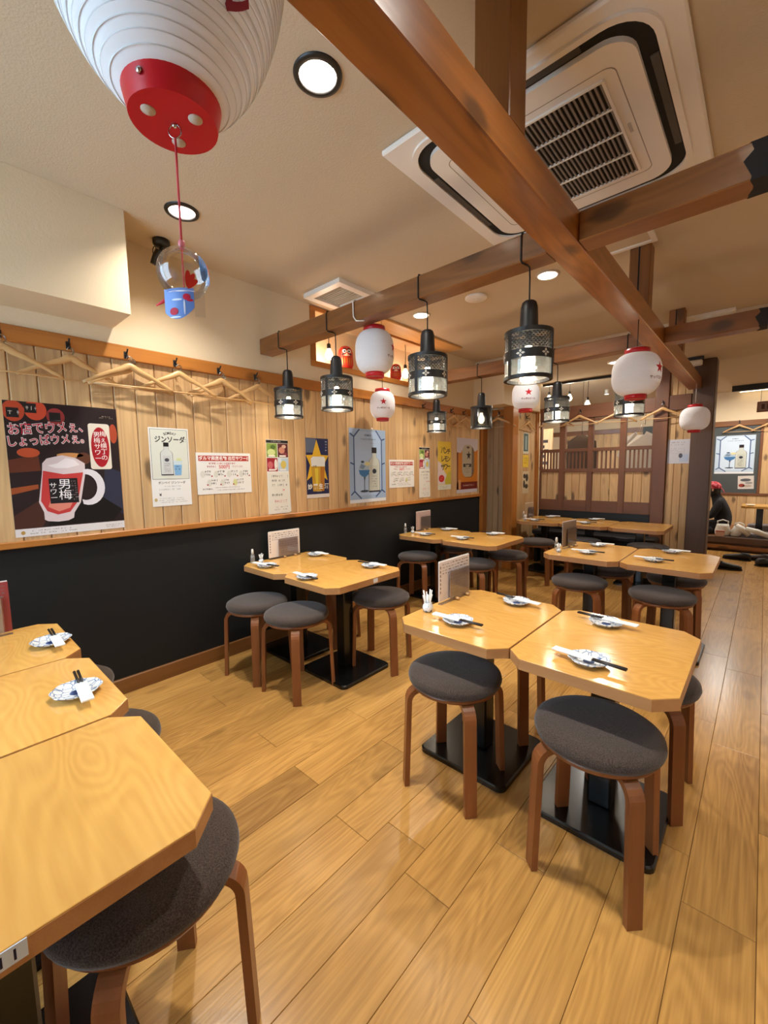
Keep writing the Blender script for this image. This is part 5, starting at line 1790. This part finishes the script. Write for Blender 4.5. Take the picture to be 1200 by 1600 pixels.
flat(p, 'can_edge_print', [(w * .70, h * .32), (w * .79, h * .36), (w * .79, h * .80), (w * .70, h * .85)], 0.0026, (116, 100, 80))
flat(p, 'can_star_print', star(w * .55, h * .69, w * .12), 0.0030, (46, 34, 28))
flat(p, 'can_top_mark_print', ell(w * .52, h * .835, w * .07, h * .022, 14), 0.0028, (92, 76, 60))
flat(p, 'can_band_print', rect(w * .30, w * .68, h * .475, h * .535), 0.0028, (62, 50, 44))
lettering(p, 'Lager', w * .49, h * .505, 0.0033, 0.040, (196, 184, 160), bold=0.0010)
squiggle(p, w * .34, w * .64, h * .36, h * .46, 3, (96, 82, 64), 101, z=0.0030)
flat(p, 'small_bottle_print', rect(w * .08, w * .18, 0.045, h * .24), 0.0020, (206, 150, 96))
squiggle(p, w * .28, w * .94, h * .105, h * .165, 1, (232, 200, 190), 102, z=0.0020, fill=1.0)
flat(p, 'white_footer', rect(0, w, 0, 0.04), 0.0014, (204, 192, 196))

# far posters
blue_gin('ice blue gin poster on the charcoal panel of the far wall', 'back', -0.655, 1.065, 0.515, 0.640, FY - 0.0135, (190, 206, 222))
p = poster('small photo leaflet pinned under the far blue poster', 'back', -0.325, 0.805, 0.205, 0.22, FY - 0.0135, base=(206, 198, 190), cat='leaflet', tilt=0.04, name='leaflet')
for x, y, rx, ry, rgb in ((.10, .15, .07, .025, (90, 92, 96)), (.14, .10, .05, .02, (150, 146, 142)), (.05, .06, .04, .03, (150, 60, 50)), (.12, .05, .06, .02, (176, 160, 144))):
    flat(p, 'picture_print', ell(x, y, rx, ry, 14), 0.0012, rgb)
p = poster('white printed notice taped to the boards beside the dark post', 'back', -0.806, 1.238, 0.200, 0.260, PY0 + 0.0105, base=(206, 204, 210), cat='notice', name='paper_notice')
squiggle(p, .02, .18, .19, .24, 2, (120, 124, 136), 111)
squiggle(p, .02, .18, .10, .17, 4, (160, 150, 160), 112)
flat(p, 'picture_print', ell(.12, .085, .018, .026, 12), 0.0012, (90, 92, 104))
flat(p, 'blue_patch_print', rect(.11, .19, .02, .10), 0.0010, (186, 196, 216))
p = poster('small green bottle flyer on the side wall past the amber post', 'left', 5.06, 1.39, 0.17, 0.26, -2.2445, base=(206, 196, 170), cat='flyer', name='flyer')
flat(p, 'picture_print', rect(.02, .15, .03, .25), 0.0010, (74, 96, 92))
flat(p, 'bottle_print', rect(.06, .11, .05, .22), 0.0014, (150, 164, 160))
p = poster('small yellow flyer on the side wall past the amber post', 'left', 5.06, 1.22, 0.17, 0.155, -2.2445, base=(222, 186, 62), cat='flyer', name='flyer')
squiggle(p, .02, .15, .04, .13, 3, (140, 96, 40), 113)
p = poster('black and white flyer low on the side wall past the amber post', 'left', 5.06, 0.89, 0.19, 0.28, -2.2445, base=(206, 186, 150), cat='flyer', name='flyer')
for x, y, rx, ry in ((.06, .22, .04, .03), (.13, .20, .04, .05), (.05, .12, .03, .05), (.12, .09, .05, .03)):
    flat(p, 'picture_print', ell(x, y, rx, ry, 12), 0.0012, (66, 60, 52))

# ================================================================== NICHE: DARUMA DOLLS AND BULBS


def daruma(lab, loc, s, rz):
    t = thing('daruma_doll', lab, 'doll', loc, rz)
    prof = [(0.0, 0.0), (0.030, 0.001), (0.044, 0.012), (0.052, 0.035), (0.052, 0.060), (0.049, 0.085), (0.050, 0.105), (0.044, 0.130), (0.030, 0.148), (0.012, 0.156), (0.0, 0.157)]
    # local +x is the face
    MB().lathe([(r * s, z * s) for r, z in prof], 28).build('body', plain('daruma_red', (206, 40, 30), rough=0.35), t)

    def rad(z):
        for (r0, z0), (r1, z1) in zip(prof, prof[1:]):
            if z0 <= z <= z1:
                return r0 + (r1 - r0) * (z - z0) / max(z1 - z0, 1e-6)
        return 0.04

    def patch(name, cy, cz, rx, rz_, rgb, off, n=16):
        b = MB()
        pts = []
        for u, v in [(0, 0)] + ell(0, 0, rx, rz_, n):
            z = cz + v
            r_ = rad(z) + off
            a = (cy + u) / 0.05
            pts.append((r_ * math.cos(a) * s, r_ * math.sin(a) * s, z * s))
        b.add(pts, [(0, 1 + i, 1 + (i + 1) % n) for i in range(n)])
        b.build(name, ink(rgb), t)
    patch('face', 0, 0.108, 0.036, 0.026, (238, 206, 178), 0.0006)
    for sgn in (-1, 1):
        patch('eye_white', sgn * 0.016, 0.113, 0.013, 0.012, (246, 244, 240), 0.0012)
        patch('pupil', sgn * 0.015, 0.112, 0.006, 0.006, (16, 14, 14), 0.0018)
        patch('eyebrow', sgn * 0.017, 0.129, 0.014, 0.004, (16, 14, 14), 0.0018)
        patch('whisker', sgn * 0.026, 0.094, 0.009, 0.005, (30, 22, 20), 0.0014)
    for k in range(5):
        patch('gold_fold', (k - 2) * 0.014, 0.050, 0.002, 0.026, (222, 170, 60), 0.0008, 10)
    return t


daruma('red daruma doll with big white eyes standing in the lit niche', (-2.650, 2.47, 2.0425), 1.28, -0.55)
daruma('smaller red daruma doll standing in the niche next to a bare bulb', (-2.645, 3.11, 2.0425), 1.05, -0.8)


def bare_bulb(x, y, z, top, lab, watts, grp):
    t = thing('bare_bulb', lab, 'light bulb', (x, y, z), group=grp)
    MB().lathe([(0.0, -0.034), (0.016, -0.030), (0.029, -0.014), (0.032, 0.002), (0.026, 0.024), (0.015, 0.044), (0.013, 0.056), (0.0, 0.058)], 22).build('bulb', M_BULB, t)
    MB().lathe([(0.015, 0.052), (0.016, 0.085), (0.008, 0.096), (0.0, 0.097)], 16).build('bulb_socket', M_BLACK, t)
    MB().tube([(0, 0, 0.094), (0.004, 0.003, 0.094 + (top - z - 0.094) * .5), (0, 0, top - z)], 0.003, 8).build('cord', M_CORD, t)
    light('bulb_lamp', 'POINT', (0, 0, -0.055), watts, WARM, t, size=0.03)
    return t


bare_bulb(-2.655, 2.295, 2.135, NZ1, 'bare glowing bulb in the niche beside the large daruma', LAMP_BARE, 'bare bulbs in the niche')
bare_bulb(-2.655, 3.265, 2.135, NZ1, 'bare glowing bulb in the niche beside the smaller daruma', LAMP_BARE, 'bare bulbs in the niche')
for x, y, zz, w_ in ((-2.296, 6.0, 2.165, 'over the first lattice bay'), (-2.02, 6.0, 2.14, 'over the second lattice bay'), (-1.79, 6.0, 2.035, 'over the third lattice bay')):
    bare_bulb(x, y, zz, CEIL, 'bare glowing bulb behind the partition ' + w_, LAMP_BARE * 2.2, 'bare bulbs behind the partition')
for x, y, w_ in ((-1.95, 7.5, 'above the lattice'), (-0.365, 8.3, 'above the raised platform'), (0.45, 8.3, 'over the platform table')):
    t = thing('spotlight', 'small glowing ceiling spotlight ' + w_, 'spotlight', (x, y, CEIL), group='glowing spotlights past the partition')
    MB().lathe([(0.03, -0.0005), (0.03, -0.02), (0.0, -0.021)], 18).build('base', M_WHITE, t)
    MB().lathe([(0.026, -0.02), (0.034, -0.075), (0.030, -0.075)], 18, cap=False).build('lamp_head', M_WHITE, t)
    MB().lathe([(0.0, -0.066), (0.030, -0.068)], 18, cap=False).build('lamp_disc', M_LED, t)
    light('spot_lamp', 'AREA', (0, 0, -0.09), 22.0, NEUTRAL, t, size=0.06)
# unseen glowing strips added to brighten the far plaster
for x, w_ in ((-1.6, 'behind the partition'), (0.2, 'over the platform')):
    t = thing('added_wash_strip', 'added glowing strip brightening the top of the far wall ' + w_, 'light', (x, FY - 0.08, CEIL))
    MB().cbox(-0.6, 0.6, -0.02, 0.02, -0.03, -0.0005, 0.003).build('housing', M_OFFWHITE, t)
    MB().box(-0.58, 0.58, -0.015, 0.015, -0.034, -0.030).build('diffuser', plain('strip_glow', (255, 240, 214), emit=(1.0, 0.83, 0.58), estr=9.0), t)

# ================================================================== BEYOND THE PARTITION
t = thing('white_shirt', 'white shirt on a hanger seen through the last lattice bay', 'shirt', (-1.22, 6.35, 1.02))
b = MB()
outline = [(-0.16, 0.0), (0.16, 0.0), (0.165, 0.45), (0.22, 0.30), (0.27, 0.34), (0.20, 0.56), (0.06, 0.64), (0.04, 0.60), (-0.04, 0.60), (-0.06, 0.64), (-0.20, 0.56), (-0.27, 0.34), (-0.22, 0.30), (-0.165, 0.45)]
n = len(outline)
vs = [(x, -0.03 - 0.01 * math.sin(x * 60), z) for x, z in outline] + [(x, 0.03 + 0.01 * math.sin(x * 50), z) for x, z in outline]
b.add(vs, [tuple(range(n)), tuple(range(2 * n - 1, n - 1, -1))] + [(i, (i + 1) % n, n + (i + 1) % n, n + i) for i in range(n)])
b.build('shirt_body', plain('shirt_white', (230, 228, 224), rough=0.9), t)
MB().tube([(0, 0, 0.60), (0, 0, 0.72), (0.02, 0, 0.75), (0.04, 0, 0.73)], 0.004, 6).build('hanger_hook', M_STEEL, t)
MB().tube([(0.04, 0, 0.73), (0.04, 0.0, CEIL - 1.02)], 0.003, 6).build('hanging_cord', M_CORD, t)

t = thing('wooden_signboard', 'pale wooden signboard with dark brush marks behind the first lattice bay', 'sign', (-2.46, 6.30, 0))
MB().cbox(-0.12, 0.12, -0.012, 0.012, 1.05, 1.78, 0.004).build('board', M_PINE, t)
MB().box(-0.02, 0.02, -0.01, 0.01, 0.0005, 1.05).build('stake', M_BEAM_Z, t)
for k, (x, z) in enumerate(((0.02, 1.60), (-0.03, 1.52), (0.03, 1.46), (-0.01, 1.38), (0.02, 1.28), (-0.04, 1.20))):
    MB().cbox(x - 0.035, x + 0.035, -0.0135, -0.0122, z - 0.022, z + 0.022, 0.0004).build('brush_mark', ink((60, 40, 30)), t)
t = thing('coat', 'dark patterned coat hanging behind the second lattice bay', 'coat', (-1.92, 6.25, 0.85))
prof_ = [(-0.17, 0.0), (0.17, 0.0), (0.19, 0.5), (0.17, 0.72), (0.05, 0.80), (-0.05, 0.80), (-0.17, 0.72), (-0.19, 0.5)]
b = MB()
n = len(prof_)
b.add([(x, -0.05 - 0.012 * math.sin(x * 70), z) for x, z in prof_] + [(x, 0.05, z) for x, z in prof_], [tuple(range(n)), tuple(range(2 * n - 1, n - 1, -1))] + [(i, (i + 1) % n, n + (i + 1) % n, n + i) for i in range(n)])
b.build('coat_body', plain('coat_dark', (70, 54, 44), rough=0.9, bump=0.8, bscale=30), t)
MB().tube([(0, 0, 0.80), (0, 0, 0.93), (0, 0, CEIL - 0.85)], 0.003, 6).build('hanging_cord', M_CORD, t)

# ================================================================== RAISED PLATFORM WITH GUEST
PLZ = 0.19
t = thing('low_table', 'low oak table with a black column on the raised platform', 'table', (0.14, 8.55, PLZ))
MB().prism(octagon(0.75, 0.60, 0.05), 0.375, 0.405).build('table_top', M_TABLE, t)
MB().box(-0.20, -0.12, -0.04, 0.04, 0.012, 0.375).build('column', M_BLACKGLOSS, t)
MB().cbox(-0.36, 0.04, -0.19, 0.19, 0.0, 0.012, 0.003).build('base_plate', M_BLACKGLOSS, t)
for x, y, w_ in ((-0.13, 8.42, 'left'), (0.20, 8.40, 'right')):
    q = thing('small_plate', 'white small plate on the platform table' + (' beside the guest' if x < 0 else ' away from the guest'), 'plate', (x, y, PLZ + 0.4052))
    MB().lathe([(0.030, 0.0), (0.055, 0.012), (0.06, 0.018), (0.058, 0.019), (0.03, 0.006), (0.0, 0.005)], 20).build('dish', M_WHITE, q)
for x, y, w_ in ((-0.10, 7.92, 'in front of the platform table'), (0.10, 9.02, 'behind the platform table')):
    q = thing('floor_cushion', 'grey floor cushion ' + w_, 'cushion', (x, y, PLZ))
    MB().prism(rrect(-0.26, 0.26, -0.20, 0.20, 0.06, 5), 0.0005, 0.045).build('pad', plain('cushion_grey', (120, 116, 120), rough=0.9), q)
    MB().prism(rrect(-0.24, 0.24, -0.18, 0.18, 0.06, 5), 0.045, 0.058).build('top_panel', plain('cushion_grey', (120, 116, 120), rough=0.9), q)

# seated guest: one skinned body, leaning towards the hidden side
person = thing('person', 'person in black with a red bandana sitting on the platform', 'person', (-0.42, 8.10, PLZ))
J = {'pelvis': (0.03, 0.0, 0.11, 0.145), 'waist': (0.00, 0.0, 0.24, 0.135), 'chest': (-0.05, 0.0, 0.40, 0.150), 'neck': (-0.10, 0.0, 0.535, 0.062), 'head0': (-0.125, 0.0, 0.60, 0.070), 'head1': (-0.135, 0.0, 0.68, 0.082),
     'sh_r': (-0.05, -0.155, 0.455, 0.068), 'el_r': (-0.14, -0.215, 0.26, 0.052), 'wr_r': (-0.30, -0.13, 0.27, 0.036), 'ha_r': (-0.37, -0.10, 0.275, 0.030),
     'sh_l': (-0.05, 0.155, 0.455, 0.068), 'el_l': (-0.12, 0.225, 0.26, 0.052), 'wr_l': (-0.28, 0.14, 0.27, 0.036), 'ha_l': (-0.35, 0.11, 0.275, 0.030),
     'hip_r': (0.0, -0.10, 0.10, 0.098), 'kn_r': (-0.36, -0.16, 0.085, 0.075), 'an_r': (-0.10, -0.24, 0.055, 0.048), 'hip_l': (0.0, 0.10, 0.10, 0.098), 'kn_l': (-0.36, 0.16, 0.085, 0.075), 'an_l': (-0.08, 0.24, 0.055, 0.048)}
names = list(J)
edges = [('pelvis', 'waist'), ('waist', 'chest'), ('chest', 'neck'), ('neck', 'head0'), ('head0', 'head1'), ('chest', 'sh_r'), ('sh_r', 'el_r'), ('el_r', 'wr_r'), ('wr_r', 'ha_r'), ('chest', 'sh_l'), ('sh_l', 'el_l'), ('el_l', 'wr_l'), ('wr_l', 'ha_l'),
         ('pelvis', 'hip_r'), ('hip_r', 'kn_r'), ('kn_r', 'an_r'), ('pelvis', 'hip_l'), ('hip_l', 'kn_l'), ('kn_l', 'an_l')]
me = bpy.data.meshes.new('body')
me.from_pydata([J[n_][:3] for n_ in names], [(names.index(a), names.index(b)) for a, b in edges], [])
body = put('body', me, plain('black_clothes', (24, 22, 24), rough=0.9), person)
mod = body.modifiers.new('skin', 'SKIN')
for i, n_ in enumerate(names):
    sv = me.skin_vertices[0].data[i]
    sv.radius = (J[n_][3], J[n_][3])
    sv.use_root = (i == 0)
body.modifiers.new('smooth', 'SUBSURF').levels = 2
body.modifiers['smooth'].render_levels = 2
mod.use_smooth_shade = True
# head details
M_SKIN = plain('skin', (206, 158, 128), rough=0.6)
fc = MB().lathe([(0.0, -0.10), (0.030, -0.095), (0.062, -0.06), (0.078, -0.01), (0.080, 0.03), (0.066, 0.07), (0.035, 0.092), (0.0, 0.098)], 24).build('face', M_SKIN, person, (-0.150, 0, 0.655))
MB().lathe([(0.0, 0.03), (0.007, 0.0), (0.012, -0.022), (0.0, -0.028)], 10).build('nose', M_SKIN, fc, (-0.078, 0, 0.0))
for s_ in (-1, 1):
    MB().lathe([(0.0, -0.008), (0.008, 0.0), (0.0, 0.008)], 10).build('eye', plain('eye_dark', (30, 22, 20), rough=0.2), fc, (-0.073, s_ * 0.028, 0.012))
    MB().lathe([(0.0, -0.028), (0.011, -0.012), (0.014, 0.012), (0.0, 0.028)], 10).build('ear', M_SKIN, fc, (0.005, s_ * 0.080, -0.005))
mask_v = []
mk = MB()
for i in range(5):
    for k in range(9):
        a = PI + (-1.15 + 2.3 * k / 8)
        r_ = 0.084 - 0.004 * i
        mask_v.append((r_ * math.cos(a), r_ * math.sin(a), -0.015 - 0.018 * i))
mk.add(mask_v, [(i * 9 + k, i * 9 + k + 1, (i + 1) * 9 + k + 1, (i + 1) * 9 + k) for i in range(4) for k in range(8)], True)
mk.build('face_mask', plain('mask_white', (222, 222, 224), rough=0.9), person, (-0.150, 0, 0.655), label='white face mask')
hr = MB().lathe([(0.070, -0.075), (0.086, -0.03), (0.088, 0.02), (0.086, 0.04)], 24, cap=False)
hr.v = [(max(x, -0.03), y, z) for x, y, z in hr.v]
hr.build('hair', plain('hair_black', (20, 17, 16), rough=0.5), person, (-0.145, 0, 0.655))


def bandana_mat():
    mt = plain('bandana_red', (186, 40, 52), rough=0.8)
    nt = mt.node_tree
    N, Lk = nt.nodes.new, nt.links.new
    tc = N('ShaderNodeTexCoord'); vo = N('ShaderNodeTexVoronoi'); vo.inputs['Scale'].default_value = 34
    rr_ = N('ShaderNodeMapRange'); rr_.inputs['From Min'].default_value = 0.55; rr_.inputs['From Max'].default_value = 0.62
    mx = N('ShaderNodeMix'); mx.data_type = 'RGBA'
    mx.inputs['A'].default_value = lin((158, 22, 36)); mx.inputs['B'].default_value = lin((206, 96, 104))
    Lk(tc.outputs['Object'], vo.inputs['Vector']); Lk(vo.outputs['Distance'], rr_.inputs['Value']); Lk(rr_.outputs[0], mx.inputs['Factor'])
    Lk(mx.outputs['Result'], nt.nodes['Principled BSDF'].inputs['Base Color'])
    return mt


bd = MB().lathe([(0.094, 0.018), (0.097, 0.035), (0.090, 0.075), (0.062, 0.108), (0.028, 0.122), (0.0, 0.125)], 28, cap=False).build('bandana', bandana_mat(), person, (-0.145, 0, 0.655), label='red patterned bandana tied over the hair')
MB().strip([(0.085, 0, 0.03), (0.115, 0.01, 0.0), (0.130, 0.03, -0.045)], 0.07, 0.006, (0, 1, 0)).build('knot_tail', bandana_mat(), bd)

# white bags and sleeves piled at the platform edge
M_BAG = plain('bag_white', (222, 220, 212), rough=0.7)


def bag(x, y, s, rz, lab, lean=0.0):
    t = thing('white_bag', lab, 'bag', (x, y, 0.2005), rz, 'white bags on the platform edge')
    prof = [(0.060, 0.0), (0.072, 0.02), (0.078, 0.07), (0.070, 0.12), (0.060, 0.150), (0.052, 0.150), (0.060, 0.12), (0.066, 0.07), (0.055, 0.025), (0.0, 0.02)]
    b = MB().lathe([(r * s, z * s) for r, z in prof], 24)
    b.v = [(xx * (1 + 0.06 * math.sin(zz * 90)) + lean * zz, yy * 0.7, zz) for xx, yy, zz in b.v]
    b.build('bag_body', M_BAG, t)
    MB().prism(ell(0, 0, 0.058 * s, 0.040 * s, 18), 0.118 * s, 0.120 * s).build('dark_opening', plain('bag_inside', (34, 30, 30), rough=0.9), t, (lean * 0.119 * s, 0, 0))
    MB().tube([(0.05 * s, 0, 0.145 * s), (0.055 * s, 0, 0.185 * s), (0.0, 0, 0.205 * s), (-0.055 * s, 0, 0.185 * s), (-0.05 * s, 0, 0.145 * s)], 0.008 * s, 8).build('handle', M_BAG, t, (lean * 0.15 * s, 0, 0))
    return t


bag(-0.405, 7.72, 1.12, 0.2, 'white bag with dark opening right beside the dark post')
bag(-0.270, 7.75, 0.98, -0.3, 'white bag with dark opening leaning next to the rolled towels', 0.35)
for k, (x, w_, a) in enumerate(((-0.165, 'standing against the white bags', 0.35), (-0.010, 'slumped towards the floor cushion', 0.75))):
    t = thing('rolled_towel', 'white rolled towel ' + w_, 'towel', (x, 7.70, 0.2005), 0.15)
    L_ = 0.17
    p0 = Vector((-0.03, 0.0, 0.030))
    d_ = Vector((math.sin(a), 0.0, -math.cos(a) * 0.0))
    top_ = Vector((-0.03 - 0.06 - 0.05 * k, 0, 0.165 - 0.04 * k))
    bot_ = Vector((0.05 + 0.05 * k, -0.01, 0.034))
    MB().tube([top_, top_.lerp(bot_, .5) + Vector((0, 0, .01)), bot_], [0.030, 0.038, 0.034], 14).build('roll', M_BAG, t)
    MB().tube([top_ + Vector((-0.004, 0, 0.003)), top_ + Vector((0.0, 0, 0))], 0.014, 10).build('roll_end', plain('towel_fold', (190, 186, 178), rough=0.9), t)
t = thing('carton', 'small pinkish carton leaning in front of the first white bag', 'box', (-0.425, 7.625, 0.2005), 0.1)
MB().cbox(-0.05, 0.05, -0.012, 0.012, 0.0, 0.085, 0.003).build('box_body', plain('carton_pink', (196, 156, 138), rough=0.7), t)
MB().box(-0.05, 0.05, -0.0126, -0.0120, 0.068, 0.080).build('red_stripe', ink((170, 50, 44)), t)


def shoe(x, y, rz, lab, rgb):
    t = thing('shoe', lab, 'shoe', (x, y, 0.0), rz, 'shoes left before the platform')
    n = 14
    secs = [(-0.135, 0.030, 0.060), (-0.11, 0.040, 0.085), (-0.05, 0.042, 0.080), (0.0, 0.044, 0.065), (0.06, 0.048, 0.052), (0.11, 0.044, 0.044), (0.142, 0.022, 0.030)]
    vs, fs = [], []
    for x_, hw, hh in secs:
        for k in range(n):
            a = 2 * PI * k / n
            vs.append((x_, hw * math.cos(a), 0.014 + max(0.0, hh * 0.5 + hh * 0.5 * math.sin(a))))
    for i in range(len(secs) - 1):
        for k in range(n):
            k2 = (k + 1) % n
            fs.append((i * n + k, i * n + k2, (i + 1) * n + k2, (i + 1) * n + k))
    fs += [tuple(range(n - 1, -1, -1)), tuple((len(secs) - 1) * n + k for k in range(n))]
    MB().add(vs, fs, True).build('upper', plain('shoe_%d' % rgb[0], rgb, rough=0.6), t)
    so = [(-0.138, -0.03), (-0.11, -0.043), (0.06, -0.050), (0.115, -0.045), (0.148, -0.018), (0.148, 0.018), (0.115, 0.045), (0.06, 0.050), (-0.11, 0.043), (-0.138, 0.03)]
    MB().prism(so, 0.0005, 0.016).build('sole', plain('sole_black', (26, 24, 24), rough=0.8), t)
    MB().prism(ell(-0.075, 0, 0.045, 0.028, 16), 0.088, 0.092).build('shoe_opening', plain('shoe_inside', (12, 11, 11), rough=0.9), t)
    return t


shoe(-0.275, 6.26, 0.15, 'black shoe standing apart on the floor in front of the platform', (22, 20, 21))
shoe(-0.20, 6.98, 3.0, 'black shoe lying nearer the platform toe board', (26, 23, 23))
shoe(0.00, 7.05, 2.7, 'dark brown shoe lying beside the toe board further along', (52, 34, 32))
shoe(0.10, 6.75, 0.6, 'charcoal shoe lying beside the brown one', (38, 36, 36))

# hanging wooden plaque in the platform room
t = thing('hanging_plaque', 'dark wooden plaque with faded lettering hung over the platform', 'sign', (0.06, 8.20, 2.04))
MB().cbox(-0.20, 0.20, -0.012, 0.012, -0.075, 0.075, 0.004).build('board', M_REDWOOD_X, t)
MB().box(-0.18, 0.18, -0.0132, -0.0122, -0.058, 0.058).build('panel', plain('plaque_panel', (120, 92, 80), rough=0.6), t)
for k in (-0.16, 0.16):
    MB().tube([(k, 0, 0.072), (k, 0, CEIL - 2.04)], 0.003, 6).build('cord', M_CORD, t)
squig = MB()
for k in range(5):
    squig.box(-0.15 + 0.06 * k, -0.115 + 0.06 * k, -0.0140, -0.0133, -0.035, 0.035)
squig.build('lettering', ink((70, 44, 36)), t)
